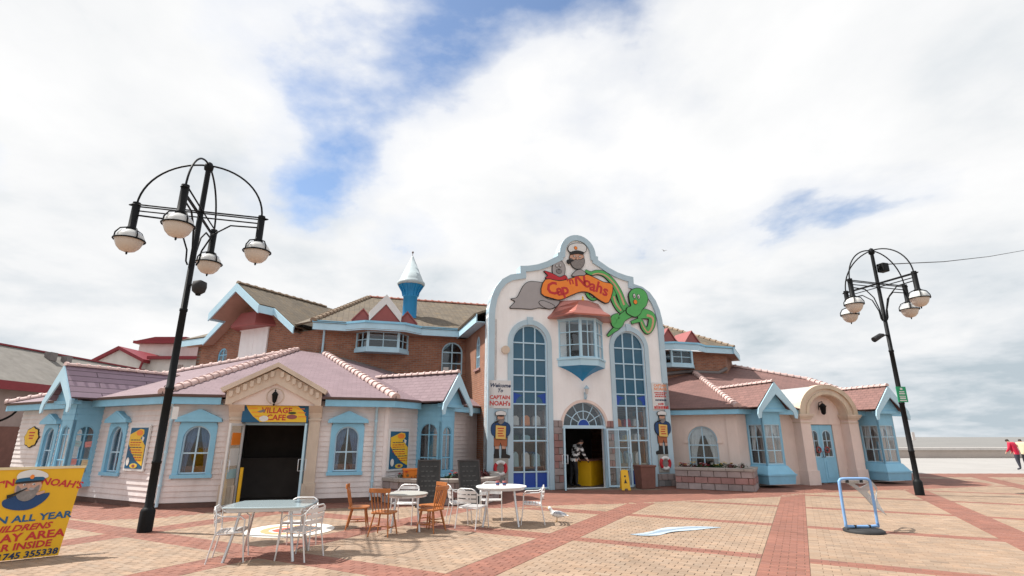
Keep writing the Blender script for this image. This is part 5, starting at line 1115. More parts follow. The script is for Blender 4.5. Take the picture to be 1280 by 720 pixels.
# menu posters
for w, s, lab in ((FW1, 8.25 - 1.12, 'menu board on the pink wall beside the lamp post'), (FW3, .46, 'menu board on the pink wall by the blackboards')):
    m = w @ T(s, -.05, 1.42 if w is FW1 else 1.34); o = at_root('menu_poster', 'white framed blue and yellow ' + lab, 'poster', m, 'framed café menu boards')
    part('frame', MB().box(-.46, .46, -.03, .02, -.57, .57), 'white', o, m, .006); part('blue_ground', MB().box(-.40, .40, -.036, -.03, -.51, .51), 'sign_blue', o, m)
    cutout('yellow_shape', [(-.39, .34), (-.20, .40), (.05, .48), (.22, .46), (.25, .36), (.12, .24), (.20, .20), (.38, .06), (.39, -.44), (.10, -.32), (-.18, -.12), (-.38, .10)], o, m, 'sign_yellow', -.041, .01, 0, 0)
    cutout('title_blob', disc(.05, .38, .15, .07), o, m, 'sign_orange', -.046, .01, 0, 0); cutout('badge', disc(.02, -.44, .17, .06), o, m, 'petal_yellow', -.046, .01, 0, 0); cutout('cup_picture', disc(-.28, -.34, .07, .10), o, m, 'poster_paper', -.046, .01, 0, 0); cutout('fish_picture', [(.20, .30), (.30, .26), (.27, .16), (.21, .2)], o, m, 'poster_paper', -.046, .01, 0, 0); cutout('ring_picture', disc(.02, -.44, .07, .035), o, m, 'maroon', -.05, .01, 0, 0)
    for k in range(9):
        x0 = -.30 + max(0, (k - 4)) * .09; x1 = min(.36, .16 + k * .03); z = .19 - k * .062
        mb = MB(); x = x0
        while x < x1 - .04: ww = random.uniform(.05, .14); mb.box(x, min(x + ww, x1), -.046, -.041, z, z + .02); x += ww + .03
        q = part('painted_line', mb, 'text_red' if k % 3 else 'text_navy', o, m); q['kind'] = 'stuff'
m = FW1 @ T(8.25 - 7.2, -.05, 1.69); o = at_root('oval_plaque', 'scalloped yellow oval plaque on the far end of the pink boarded wall', 'sign', m)
cutout('board', [((.43 + .03 * math.cos(8 * a)) * math.cos(a), (.285 + .02 * math.cos(8 * a)) * math.sin(a)) for a in [2 * math.pi * i / 32 for i in range(32)]], o, m, 'sign_yellow', -.01, .05, 0, .025)
for k, z in enumerate((.12, .03, -.05)): part('painted_line', MB().box(-.18 + .03 * k, .18 - .03 * k, -.018, -.01, z, z + .035), 'text_red', o, m)
# yellow board at the left edge
pr = (-6.63, 8.56); YW = 1.15; m = FR(go(pr, 218, YW), 38) @ RX(-2); o = at_root('a_board_sign', 'yellow wooden board painted with a captain and lettered Open All Year Childrens Play Area', 'sign', m)
part('panel', MB().prism([(.04, .02), (YW - .10, .02), (YW, 1.24), (-.02, 1.24)], -.018, .018), 'yellow', o, m)
part('top_rail', MB().box(-.03, YW + .01, -.03, .03, 1.235, 1.27), 'poster_cream', o, m); part('back_leg', MB().prism([(.06, .02), (YW - .12, .02), (YW - .02, 1.2), (0, 1.2)], -.015, .015), 'yellow', o, m @ T(0, .05, 0) @ RX(-18) @ T(0, 0, -.0))
xc = .50
for t_, x, z, sz, mt_, sh, rot_ in (("CAPT'N", .14, 1.0, .135, 'text_red', .15, -14), ("NOAH'S", .91, 1.02, .135, 'text_red', .1, 10), ('OPEN ALL YEAR', xc, .555, .128, 'text_blue', .05, -2), ('CHILDRENS', xc - .03, .43, .115, 'text_red', .35, -2), ('PLAY AREA', xc + .08, .31, .145, 'text_red', .05, -2), ('BAR INSIDE', xc + .08, .185, .125, 'text_red', .1, -2), ('TEL: 01745 355338', xc + .04, .065, .112, 'text_navy', .1, -2)):
    part('lettering', MB().join(text_mb(t_, sz, sh, .030, .004, wid=1.02 if z > .9 else (1.2 if z > .25 else 1.12)), T(x + (0 if z > .9 else (.05 if z > .25 else .0)), -.019, z) @ RY(rot_)), mt_, o, m)
pm_ = m @ T(.53, -.02, .87) @ Matrix.Diagonal((.80, 1, 1.02, 1)); pic = part('captain_picture', MB().prism(smooth_loop([(-.30, -.06), (-.26, -.14), (-.08, -.19), (.12, -.18), (.28, -.08), (.33, .02), (.24, .02), (.12, .03), (-.10, .02), (-.22, -.02)], 4), -.006, 0), 'navy', o, pm_)
for nm, pts, mt_, y in (('face', [(-.14, .02), (.14, .02), (.17, .18), (-.14, .18)], 'skin', -.010), ('beard', [(-.15, .14), (-.09, .10), (0, .06), (.09, .10), (.16, .14), (.14, 0), (.04, -.07), (-.06, -.06), (-.13, .0)], 'beard', -.014), ('cap', [(-.18, .24), (-.15, .32), (.04, .355), (.22, .30), (.25, .24), (.12, .22), (-.10, .22)], 'poster_paper', -.016), ('cap_band', [(-.15, .17), (.17, .19), (.18, .25), (-.15, .235)], 'sign_blue', -.018), ('peak', [(-.16, .165), (.17, .185), (.16, .205), (-.15, .19)], 'ink', -.020), ('pipe', [(-.26, .02), (-.20, .03), (.0, .11), (.0, .095), (-.18, .0), (-.25, -.03)], 'ink', -.022), ('badge', disc(.03, .255, .03), 'sign_orange', -.024), ('nose', disc(.01, .125, .026, .034, 10), 'skin', -.020), ('eye', disc(-.055, .150, .022, .014, 8), 'white', -.016), ('eye', disc(.075, .152, .022, .014, 8), 'white', -.016), ('pupil', disc(-.05, .149, .009, .010, 6), 'ink', -.021), ('pupil', disc(.08, .151, .009, .010, 6), 'ink', -.021), ('moustache', [(-.09, .09), (.0, .115), (.10, .092), (.06, .07), (.0, .085), (-.05, .07)], 'seal_grey', -.019), ('epaulette', [(.14, .03), (.24, .06), (.25, .03), (.16, .0)], 'skin', -.014)):
    part(nm, MB().prism(smooth_loop(pts, 3) if nm not in ('badge', 'pipe', 'nose', 'eye', 'pupil') else pts, y, y + .004), mt_, pic, pm_)
# ------------------------------------------------------------------ street lamps
def street_lamp(loc, rz, label):
    o = thing('street_lamp', label, 'street lamp', loc, rz, 'four-headed street lamps'); w = WM_[o.name]
    mb = MB().lathe([(.125, 0), (.125, .36), (.11, .40), (.09, .42), (.074, .44), (.074, 1.2), (.084, 1.21), (.084, 1.25), (.074, 1.26), (.072, 2.6), (.082, 2.61), (.082, 2.65), (.070, 2.66), (.065, 4.2), (.076, 4.21), (.076, 4.26), (.062, 4.27), (.054, 7.45)], 16)
    part('pole', mb, 'black_metal', o, w)
    part('hub', MB().lathe([(.02, 7.42), (.09, 7.47), (.10, 7.56), (.06, 7.64), (.01, 7.67)], 12), 'black_metal', o, w)
    for k in range(4):
        q = w @ RZ(90 * k); r = 1.22; za_ = 6.41
        part('hoop', MB().tube([(r * math.sin(a), 0, 6.45 + 1.13 * math.cos(a)) for a in [math.pi / 2 * i / 14 for i in range(15)]], .021, 7), 'black_metal', o, q)
        mb = MB().tube([(0, -.05, za_ + .03), (r + .05, -.06, za_ + .03), (r + .13, 0, za_ + .03), (r + .05, .06, za_ + .03), (0, .05, za_ + .03)], .017, 6); mb.tube([(0, 0, za_ - .09), (r, 0, za_ - .09)], .016, 6)
        part('arm', mb, 'black_metal', o, q)
        part('brace', MB().tube([(.08, 0, 5.22), (.12, 0, 5.30), (.14, 0, 5.55), (.30, 0, 5.95), (.62, 0, 6.20), (r, 0, 6.22)], .019, 6), 'black_metal', o, q)
        h = part('lamp_head', MB().lathe([(.075, 6.50), (.075, 5.95), (.09, 5.93), (.10, 5.86), (.06, 5.85)], 12, (r, 0, 0)), 'black_metal', o, q)
        part('lamp_top', MB().lathe([(.09, 5.87), (.19, 5.82), (.252, 5.73), (.262, 5.65)], 20, (r, 0, 0)), 'lamp_top', h, q)
        part('globe', MB().lathe([(.258, 5.65), (.245, 5.585), (.205, 5.495), (.14, 5.425), (.055, 5.392), (.01, 5.39)], 20, (r, 0, 0)), 'lamp_glass', h, q)
        mb = MB().tube([(r + .282 * math.cos(a), .282 * math.sin(a), 5.65) for a in [2 * math.pi * i / 24 for i in range(24)]], .017, 6, 0, True)
        for j in range(4): a = math.pi / 4 + math.pi / 2 * j; mb.tube([(r + d * math.cos(a), d * math.sin(a), z) for d, z in ((.285, 5.65), (.28, 5.74), (.21, 5.86), (.09, 5.91))], .015, 6)
        mb.lathe([(.005, 5.33), (.02, 5.35), (.02, 5.39)], 8, (r, 0, 0)); part('cage', mb, 'black_metal', h, q)
    return o
la = street_lamp((-6.83, 10.56, 0), 17, 'black four-headed lamp post by the corner of the pink café')
wR = FR((12.35, 16.9), 17) @ Matrix.Diagonal((1, 1, 1.036, 1))
lb = copy_tree(la, FR((12.35, 16.9), 17), 'black four-headed lamp post carrying a green notice near the sea front')
lb.matrix_world = wR
WM_[lb.name] = wR
def dome_cam(loc, rz, label, tall):
    o = thing('security_camera', label, 'camera', loc, rz); w = WM_[o.name]
    part('arm', MB().tube([(-.12, 0, .05), (.12, 0, .05)], .025, 8), 'black_metal', o, w)
    if tall: part('housing', MB().lathe([(.04, .12), (.13, .08), (.14, -.02), (.12, -.12), (.06, -.17), (.01, -.18)], 14, (.18, 0, 0)), 'rubber', o, w)
    else: part('housing', MB().tube([(.10, 0, .05), (.22, 0, .03), (.50, 0, -.12)], [.05, .08, .09], 10), 'rubber', o, w); 
    part('lens', MB().lathe([(.05, -.17), (.05, -.20), (.01, -.21)], 10, (.18, 0, 0) if tall else (.46, 0, .03)), 'black_metal', o, w)
dome_cam((-6.68, 10.50, 4.72), -20, 'dark dome camera on the lamp post by the café corner', True)
dome_cam((12.25, 16.85, 4.85), 190, 'dark camera pointing down from the lamp post near the sea front', False)
o = thing('flood_light', 'small black floodlight fixed under the hub of the lamp post near the sea front', 'floodlight', (12.47, 16.8, 7.2), 17); w = WM_[o.name]
part('housing', MB().box(-.02, .24, -.14, .12, -.14, .16), 'black_metal', o, w, .03); part('bracket', MB().box(-.10, .0, -.03, .03, -.03, .05), 'black_metal', o, w)
w = FR((12.33, 16.80), 8, 2.99); o = thing('green_notice', 'green and white notice strapped to the lamp post near the sea front', 'sign', (12.33, 16.80, 2.99), 8)
part('plate', MB().box(-.17, .17, -.02, 0, -.24, .24), 'green_sign', o, w)
for z, hh, x in ((.17, .03, .04), (.08, .015, .09), (.02, .015, .10), (-.06, .012, .11), (-.12, .02, .10), (-.19, .015, .12)): part('printed_line', MB().box(-x, x, -.026, -.02, z - hh, z + hh), 'white', o, w)
for (x, y, z, rz, lab) in ((-6.60, 10.50, 2.15, 40, 'small white sticker plate on the lamp post by the café corner'), (12.42, 16.79, 1.72, 8, 'small white label on the lamp post below the green notice')):
    q = part('label_plate', MB().box(-.05, .05, -.015, .0, -.12, .12), 'white', None, FR((x, y), rz, z)); tag(q, lab, 'label')
q = part('overhead_cable', MB().tube([(12.5, 16.9, 7.35), (20, 22.9, 9.5), (30, 31, 12.6), (41.7, 40, 16.3)], .018, 6), 'rubber'); tag(q, 'thin black cable running up from the lamp post near the sea front', 'cable')
# ------------------------------------------------------------------ planters
def planter(name, label, pts, z1, d_in=.22):
    c = Vector((sum(p[0] for p in pts) / len(pts), sum(p[1] for p in pts) / len(pts)))
    o = thing(name, label, 'planter', (c.x, c.y, 0)); return o
def planter_face(o, a, b, z1, bw=.42):
    dg = math.degrees(math.atan2(b[1] - a[1], b[0] - a[0])); ln = math.hypot(b[0] - a[0], b[1] - a[1]); w = FR(a, dg)
    q = part('planter_wall', MB().box(0, ln, .0, .18, 0, z1 - .09), 'mortar', o, w)
    z = 0; r = 0
    for z in (0, (z1 - .09) / 3, 2 * (z1 - .09) / 3):
        h = (z1 - .09) / 3; x = -(bw / 2 if r % 2 else 0)
        while x < ln - .01:
            a0, b0 = max(x, 0), min(x + bw, ln)
            if b0 - a0 > .04:
                ch = .012; y0 = -.045 + random.uniform(-.006, .004)
                part('stone_block', MB().add([(a0 + .004, 0, z + .004), (b0 - .004, 0, z + .004), (b0 - .004, 0, z + h - .004), (a0 + .004, 0, z + h - .004), (a0 + ch, y0, z + ch), (b0 - ch, y0, z + ch), (b0 - ch, y0, z + h - ch), (a0 + ch, y0, z + h - ch)],
                     [(3, 2, 1, 0), (4, 5, 6, 7), (0, 1, 5, 4), (1, 2, 6, 5), (2, 3, 7, 6), (3, 0, 4, 7)]), 'stone_red' if r == 1 else 'stone', q, w)
            x += bw
        r += 1
    x = 0
    while x < ln: part('coping_stone', MB().box(max(x, -.02) + .003, min(x + .55, ln + .02) - .003, -.075, .22, z1 - .09, z1), 'coping', q, w, .01); x += .55
def plants(where, region, z, n, mats, seedv, group, hmax=.22):
    rr_ = random.Random(seedv)
    for k in range(n):
        x, y = region(rr_); lf_, pt_ = mats[k % len(mats)]; lab = 'low %s bedding plant%s in the %s' % ({'leaf': 'green', 'leaf_red': 'red-leaved'}[lf_], ' with %s flowers' % pt_[6:] if pt_ else ' without flowers', where)
        o = thing('bedding_plant', lab, 'plant', (x, y, z), rr_.uniform(0, 360), group); w = WM_[o.name]; mb = MB(); mf = MB()
        hh = hmax * rr_.uniform(.55, 1.1)
        for i in range(44):
            a = rr_.uniform(0, 2 * math.pi); d = rr_.uniform(0, .17) ; zz = hh * rr_.uniform(.1, 1) * (1 - d * 2); s = rr_.uniform(.025, .05)
            q = Matrix.Translation((d * math.cos(a), d * math.sin(a), zz)) @ Matrix.Rotation(a, 4, 'Z') @ Matrix.Rotation(rr_.uniform(-.2, 1.0), 4, 'Y')
            mb.add([q @ Vector(v) for v in ((-s, 0, 0), (0, -s * .5, .008), (s * 1.3, 0, 0), (0, s * .5, .008))], [(0, 1, 2, 3)])
        for i in range(5): a = rr_.uniform(0, 6.28); mb.tube([(0, 0, -.03), (.06 * math.cos(a), .06 * math.sin(a), hh * .7)], .004, 4)
        part('foliage', mb, mats[k % len(mats)][0], o, w)
        if mats[k % len(mats)][1]:
            for i in range(4):
                a = rr_.uniform(0, 6.28); d = rr_.uniform(.03, .14); part('flower', MB().lathe([(.006, 0), (.04, .012), (.045, .022), (.012, .018), (.004, .026)], 7, (d * math.cos(a), d * math.sin(a), hh * rr_.uniform(.7, 1.05))), mats[k % len(mats)][1], o, w)
A_, B_ = (5.62, 19.02), (7.78, 17.87)
pR = planter('stone_planter', 'straight block planter of grey and pink stone in front of the peach wing window', [A_, B_], .70)
planter_face(pR, A_, B_, .70); Bb = go(B_, 62, 1.5); planter_face(pR, B_, Bb, .70)
fr = FR(A_, -28); ln = math.hypot(B_[0] - A_[0], B_[1] - A_[1])
part('soil', MB().box(.02, ln - .2, .2, 2.0, .3, .62), 'soil', pR, fr)
rg = lambda r: tuple((fr @ Vector((r.uniform(.15, ln - .3), r.uniform(.32, 1.2), 0)))[:2])
plants('straight planter', rg, .62, 24, [('leaf', 'petal_white'), ('leaf_red', None), ('leaf', 'petal_yellow'), ('leaf', None), ('leaf_red', 'petal_red')], 5, 'bedding plants in the straight planter')
pts = [(-3.50, 15.12), (-2.95, 14.62), (-2.2, 14.40), (-1.35, 14.45), (-.68, 14.85), (-.40, 15.6), (-.52, 17.75)]
pL = planter('curved_stone_planter', 'curved block planter of grey and pink stone between the café bay and main entrance', pts, .64)
for a, b in zip(pts[:-1], pts[1:]): planter_face(pL, a, b, .64, .36)
part('soil', MB().prismz(pts + [(-1.0, 18.2), (-2.3, 17.2), (-1.95, 16.2), (-2.9, 15.9)], .3, .57), 'soil', pL, Matrix.Identity(4))
def rg2(r):
    k = r.randrange(1, 5); a, b = pts[k], pts[k + 1]; t_ = r.random(); return (a[0] + (b[0] - a[0]) * t_ - .1 + r.uniform(-.2, .1), a[1] + (b[1] - a[1]) * t_ + r.uniform(.35, .75))
plants('curved planter', rg2, .57, 16, [('leaf_red', None), ('leaf', 'petal_red'), ('leaf_red', None), ('leaf', None)], 9, 'bedding plants in the curved planter', .24)
def chalkboard(p, rz, lean, h, label):
    w = FR(p, rz); o = thing('chalkboard', label, 'blackboard', (*p, 0), rz); q = w @ RX(lean)
    part('frame', MB().ring([(-.26, .06), (.26, .06), (.26, h - .04), (-.26, h - .04)], [(-.30, 0), (.30, 0), (.30, h), (-.30, h)], -.02, .02), 'board_frame', o, q)
    part('slate', MB().box(-.262, .262, -.006, .012, .058, h - .038), 'chalk', o, q)
    rr_ = random.Random(h); mb = MB()
    for k in range(7):
        x = -.19; z = h - .18 - k * .12
        while x < .15: ww = rr_.uniform(.03, .12); mb.box(x, min(.2, x + ww), -.009, -.006, z, z + .022); x += ww + rr_.uniform(.02, .06)
    c = part('chalk_writing', mb, 'chalk_mark', o, q); c['kind'] = 'stuff'
chalkboard((-2.12, 14.02), 6, -14, 1.16, 'tall blackboard leaning on the curved planter behind the wooden chairs')
chalkboard((-1.02, 14.20), 24, -16, 1.16, 'blackboard leaning on the curved planter behind the white round table')
o = part('orange_crate', MB().box(-.2, .2, -.14, .14, 0, .26).box(-.22, .22, -.16, .16, .26, .30), 'sign_orange', None, FR((-2.75, 15.02), 20, .57)); tag(o, 'orange box on the curved planter beside the menu board', 'box')
# ------------------------------------------------------------------ things by the main doors
w = FF @ T(4.45, -1.02, 0) @ RZ(-18); o = at_root('wet_floor_sign', 'yellow folding wet floor sign by the open entrance door', 'sign', w)
for sg, nm in ((1, 'front_panel'), (-1, 'back_panel')):
    q = w @ T(0, -.02 * sg, .62) @ RX(-16 * sg) @ T(0, 0, -.62)
    mb = MB().ring([(-.05, .10), (.05, .10), (.05, .11), (-.05, .11)], [(-.14, .02), (.14, .02), (.12, .62), (-.12, .62)], -.008, .008) if sg < 0 else MB().prism([(-.145, 0), (-.06, 0), (-.04, .06), (.04, .06), (.06, 0), (.145, 0), (.115, .63), (.06, .65), (-.06, .65), (-.115, .63)], -.008, .008)
    p_o = part(nm, mb, 'yellow', o, q)
    if sg > 0: part('pictogram', MB().prism([(-.05, .22), (.05, .22), (0, .36)], -.012, -.008).prism(disc(0, .44, .03), -.012, -.008), 'ink', p_o, q)
w = FF @ T(5.50, -.55, 0); o = at_root('litter_bin', 'brown square litter bin beside the wet floor sign', 'bin', w)
part('body', MB().add([(-.26, -.22, 0), (.26, -.22, 0), (.26, .22, 0), (-.26, .22, 0), (-.29, -.25, .72), (.29, -.25, .72), (.29, .25, .72), (-.29, .25, .72)], [(0, 3, 2, 1), (4, 5, 6, 7), (0, 1, 5, 4), (1, 2, 6, 5), (2, 3, 7, 6), (3, 0, 4, 7)]), 'brown_box', o, w, .015); part('rim', MB().box(-.31, .31, -.27, .27, .70, .76), 'brown_box', o, w, .015)
w = FF @ T(3.60, -.02, 3.18); o = at_root('wall_lantern', 'blue carriage lantern above the main entrance arch', 'lantern', w)
part('bracket', MB().tube([(0, 0, -.15), (0, -.08, -.2), (0, -.16, -.1), (0, -.16, 0)], .014, 6).box(-.04, .04, -.02, 0, -.22, .05), 'border_blue', o, w); part('glass', MB().lathe([(.04, 0), (.085, .20)], 6, (0, -.16, -.02)), 'lamp_top', o, w); part('cap', MB().lathe([(.11, .18), (.10, .21), (.04, .28), (.012, .31)], 6, (0, -.16, -.02)), 'border_blue', o, w)
w = FF @ T(.62, -.03, 4.62); o = part('alarm_box', MB().prism(disc(0, 0, .15, .14), -.06, .03), 'cream_trim', None, w); tag(o, 'cream alarm box on the entrance front above the welcome board', 'alarm box')
w = FF @ T(1.53, .30, 5.15); o = part('ceiling_light', MB().lathe([(.02, .12), (.08, .08), (.09, 0), (.05, -.05), (.01, -.06)], 12), 'lamp_top', None, w); tag(o, 'pale round lamp behind the head of the tall window above the welcome board', 'lamp')
# ------------------------------------------------------------------ tables and chairs
def white_chair(label):
    o = thing('metal_chair', label, 'chair', (0, 0), 0, 'white metal café chairs'); w = WM_[o.name]; r = .012
    for sg in (-1, 1):
        x = .25 * sg
        part('leg', MB().tube([(x + .01 * sg, .25, 0), (x, .20, .42), (x, .20, .60), (x, .14, .65), (x * .98, -.14, .66), (x * .96, -.20, .69)], r, 8), 'alu_white', o, w)
        part('leg', MB().tube([(x, -.27, 0), (x * .97, -.19, .42), (x * .96, -.21, .70), (x * .80, -.245, .76)], r, 8), 'alu_white', o, w)
    part('back_hoop', MB().tube([(-.20, -.245, .76), (-.14, -.26, .79), (.14, -.26, .79), (.20, -.245, .76)], r, 8), 'alu_white', o, w)
    part('seat_frame', MB().tube([(-.22, .19, .42), (.22, .19, .42), (.235, .16, .42), (.235, -.17, .40), (.20, -.20, .40), (-.20, -.20, .40), (-.235, -.17, .40), (-.235, .16, .42)], r, 8, 0, True), 'alu_white', o, w)
    for k in range(6): y = -.165 + k * .065; part('seat_slat', MB().box(-.235, .235, y - .027, y + .027, .417 + k * .003, .427 + k * .003), 'alu_white', o, w)
    for k in range(3):
        z = .52 + k * .085; n = 6; vs = []
        for i in range(n + 1): t_ = i / n * 2 - 1; y = -.215 - .012 * k - .04 * (1 - t_ * t_); vs += [(t_ * .232, y, z), (t_ * .232, y - .005, z + .062)]
        part('back_slat', MB().add(vs + [(a, b - .006, c) for a, b, c in vs], [f_ for i in range(n) for f_ in ((2 * i, 2 * i + 2, 2 * i + 3, 2 * i + 1), (14 + 2 * i, 14 + 2 * i + 1, 14 + 2 * i + 3, 14 + 2 * i + 2), (2 * i, 14 + 2 * i, 16 + 2 * i, 2 * i + 2), (2 * i + 1, 2 * i + 3, 17 + 2 * i, 15 + 2 * i))]), 'alu_white', o, w)
    return o
def wood_chair(label):
    o = thing('wooden_chair', label, 'chair', (0, 0), 0, 'orange wooden spindle chairs'); w = WM_[o.name]
    part('seat', MB().prismz(smooth_loop([(-.20, -.19), (0, -.21), (.20, -.19), (.23, .05), (.20, .20), (0, .225), (-.20, .20), (-.23, .05)], 4), .425, .46), 'orange_wood', o, w, .008)
    L = {}
    for sx_ in (-1, 1):
        for sy in (-1, 1):
            a, b = Vector((sx_ * .15, sy * .14, .43)), Vector((sx_ * .22, sy * .21 - (.03 if sy < 0 else 0), 0)); L[sx_, sy] = (a, b)
            part('leg', MB().tube([a, a.lerp(b, .15), a.lerp(b, .3), a.lerp(b, .5), a.lerp(b, .7), b], [.014, .02, .017, .021, .017, .012], 8), 'orange_wood', o, w)
    mid = lambda k, t_: L[k][0].lerp(L[k][1], t_)
    for sx_ in (-1, 1): part('stretcher', MB().tube([mid((sx_, -1), .62), (mid((sx_, -1), .62) + mid((sx_, 1), .62)) / 2, mid((sx_, 1), .62)], [.009, .014, .009], 8), 'orange_wood', o, w)
    part('stretcher', MB().tube([(mid((-1, -1), .62) + mid((-1, 1), .62)) / 2, (mid((1, -1), .62) + mid((1, 1), .62)) / 2], .011, 8), 'orange_wood', o, w)
    for k in range(6):
        t_ = k / 5 * 2 - 1; part('spindle', MB().tube([(t_ * .165, -.175 + .0, .455), (t_ * .185, -.225 - .02 * (1 - t_ * t_), .66), (t_ * .20, -.265 - .03 * (1 - t_ * t_), .86)], [.009, .012, .008] if 0 < k < 5 else [.013, .016, .013], 7), 'orange_wood', o, w)
    P = [(-.235 + .47 * i / 8, -.27 - .035 * (1 - (i / 4 - 1) ** 2)) for i in range(9)]
    part('top_rail', MB().prismz([(x, y - .014) for x, y in P] + [(x, y + .014) for x, y in P[::-1]], .845, .93), 'orange_wood', o, w, .006)
    return o
def placed(proto, sc, spots):
    for k, (x, y, rz, lab) in enumerate(spots):
        w = FR((x, y), rz) @ Matrix.Diagonal((sc, sc, sc, 1))
        if k == 0: proto.matrix_world = w; WM0 = WM_[proto.name].copy(); move_tree(proto, w); proto['label'] = lab
        else: copy_tree(proto, w, lab)
def move_tree(o, w):
    old = WM_[o.name].copy(); WM_[o.name] = w
    def rec(a):
        for ch in [q for q in C.objects if q.parent == a]: WM_[ch.name] = w @ old.inverted() @ WM_[ch.name]; rec(ch)
    rec(o)
placed(white_chair(''), .92, [(-4.08, 8.28, -72, 'white metal armchair on the lamp post side of the glossy grey-blue table'), (-3.10, 8.38, 76, 'white metal armchair on the wooden chairs side of the glossy grey-blue table'), (-3.42, 9.10, 186, 'white metal armchair on the café side of the glossy grey-blue table'),
    (-1.10, 11.75, -75, 'white metal armchair at the round white table, nearest the wooden chairs'), (-.78, 11.05, -28, 'white metal armchair with its back to the plaza at the round white table'), (-.45, 12.15, 180, 'white metal armchair between the round white table and the planter'), (.42, 11.55, 88, 'white metal armchair on the gull side of the round white table'),
    (-2.2, 11.55, 170, 'white metal chair behind the grey table among the wooden chairs')])
placed(wood_chair(''), .87, [(-2.98, 10.95, -80, 'orange wooden chair on the lamp post side of the grey round table'), (-2.32, 10.22, -12, 'orange wooden chair with its back to the plaza at the grey round table'), (-1.52, 10.62, 62, 'orange wooden chair turned sideways on the white table side of the grey round table'), (-1.62, 11.20, 128, 'orange wooden chair on the planter side of the grey round table')])
def table(name, label, loc, rz, top, leg_r, mats, z=.73, th=.028, foot=1.08):
    o = thing(name, label, 'table', loc, rz); w = WM_[o.name]
    part('table_top', MB().prismz(top, z - th, z), mats[0], o, w, .008)
    part('apron', MB().prismz([(x * .93, y * .93) for x, y in top], z - th - .035, z - th), mats[1], o, w)
    for k in range(4):
        a = math.pi / 4 + math.pi / 2 * k; c_, s_ = math.cos(a) * leg_r[0], math.sin(a) * leg_r[1]
        part('leg', MB().tube([(c_ * .8, s_ * .8, z - .05), (c_ * .9, s_ * .9, .4), (c_ * foot, s_ * foot, 0)], .021, 10), mats[1], o, w)
    return o
sq = smooth_loop([(-.58, -.34), (-.50, -.44), (0, -.47), (.50, -.44), (.58, -.34), (.61, 0), (.58, .34), (.50, .44), (0, .47), (-.50, .44), (-.58, .34), (-.61, 0)], 4)
mat('glossy_top', (.50, .60, .63), .12, .04, 3, metal=.3)
table('cafe_table', 'large glossy grey-blue metal table with rounded corners in front of the café door', (-3.62, 8.50), 6, sq, (.62, .50), ('glossy_top', 'alu'))
table('round_table', 'round white metal table with cups on it by the curved planter', (-.22, 11.45), 0, disc(0, 0, .52, .52, 32), (.46, .46), ('white', 'alu'))
table('grey_table', 'round grey weathered table among the orange wooden chairs', (-2.02, 10.75), 10, disc(0, 0, .40, .40, 28), (.34, .34), ('grey_wood', 'alu'), .66)
for x, y, lab in ((-.30, 11.52, 'dark red cup beside another on the round white table'), (-.16, 11.50, 'dark red cup beside another on the round white table')):
    o = thing('cup', lab, 'cup', (x, y, .73), 20, 'cups on the round white table'); w = WM_[o.name]
    part('body', MB().lathe([(.028, 0), (.034, .005), (.042, .09), (.038, .09), (.030, .01)], 12), 'maroon', o, w); part('band', MB().lathe([(.0395, .02), (.0425, .055)], 12), 'navy', o, w); part('handle', MB().tube([(.036, 0, .02), (.065, 0, .035), (.065, 0, .06), (.04, 0, .075)], .006, 6), 'maroon', o, w)
# ------------------------------------------------------------------ swinging pavement sign, loose sheet, gull
o = thing('swing_sign', 'blue tube pavement sign frame with a grey broken panel blown out of it', 'sign', (6.52, 10.56, 0), 4); w = WM_[o.name]
fp = [(-.27, .10), (-.31, .16), (-.31, .82), (-.29, .90), (-.22, .93), (.22, .93), (.29, .90), (.31, .82), (.31, .16), (.27, .10)]
part('frame', MB().tube([(x, 0, z) for x, z in smooth_loop(fp, 3)], .026, 10, 0, True), 'frame_blue', o, w)
part('base', MB().lathe([(.34, 0), (.34, .035), (.30, .06), (.06, .075)], 24, (.02, 0, 0)), 'rubber', o, w); part('spring', MB().lathe([(.03, .05), (.03, .12)], 10, (-.14, 0, 0)).lathe([(.03, .05), (.03, .12)], 10, (.14, 0, 0)), 'rubber', o, w)
vs = []; n = 22
for i in range(n):
    t_ = i / (n - 1); cxx = .02 + .74 * t_; cy = .02 + .40 * t_; cz = .89 - .50 * t_ + .10 * math.sin(math.pi * t_)
    wd = .25 * (1 - .3 * t_) * (1 - .8 * max(0, t_ - .78) / .22)
    for j in range(9): u = j / 4 - 1; vs.append((cxx + u * wd, cy + .16 * u * t_, cz + .16 * u * t_ + .03 * (u * u - .5) * t_))
fs = []
for i in range(n - 1):
    for j in range(8):
        if (4 <= i <= 7 and 2 <= j <= 5) or (12 <= i <= 16 and 3 <= j <= 6): continue      # holes where the print has been punched out
        fs.append((i * 9 + j, i * 9 + j + 1, (i + 1) * 9 + j + 1, (i + 1) * 9 + j))
mat('acrylic', (.50, .52, .52), .2, .06, 3); M['acrylic'].node_tree.nodes['Principled BSDF'].inputs['Alpha'].default_value = .62
pn = part('panel', MB().add(vs, fs, 0, True), 'acrylic', o, w); sm = pn.modifiers.new('thick', 'SOLIDIFY'); sm.thickness = .008
part('clip', MB().box(-.16, -.12, -.01, .03, .86, .93), 'rubber', o, w); part('clip', MB().box(.12, .16, -.01, .03, .86, .93), 'rubber', o, w)
sh = [(2.13, 10.31), (2.35, 10.12), (2.60, 10.18), (2.85, 10.40), (3.20, 10.62), (3.70, 10.85), (4.05, 11.0), (3.95, 11.18), (3.55, 11.16), (3.15, 11.05), (2.85, 10.86), (2.62, 10.62), (2.40, 10.40)]
vs = []; L_ = smooth_loop(sh, 3)
o = thing('loose_sheet', 'twisted pale blue plastic strip lying flat on the buff paving', 'plastic sheet', (3.0, 10.7, 0)); w = WM_[o.name]
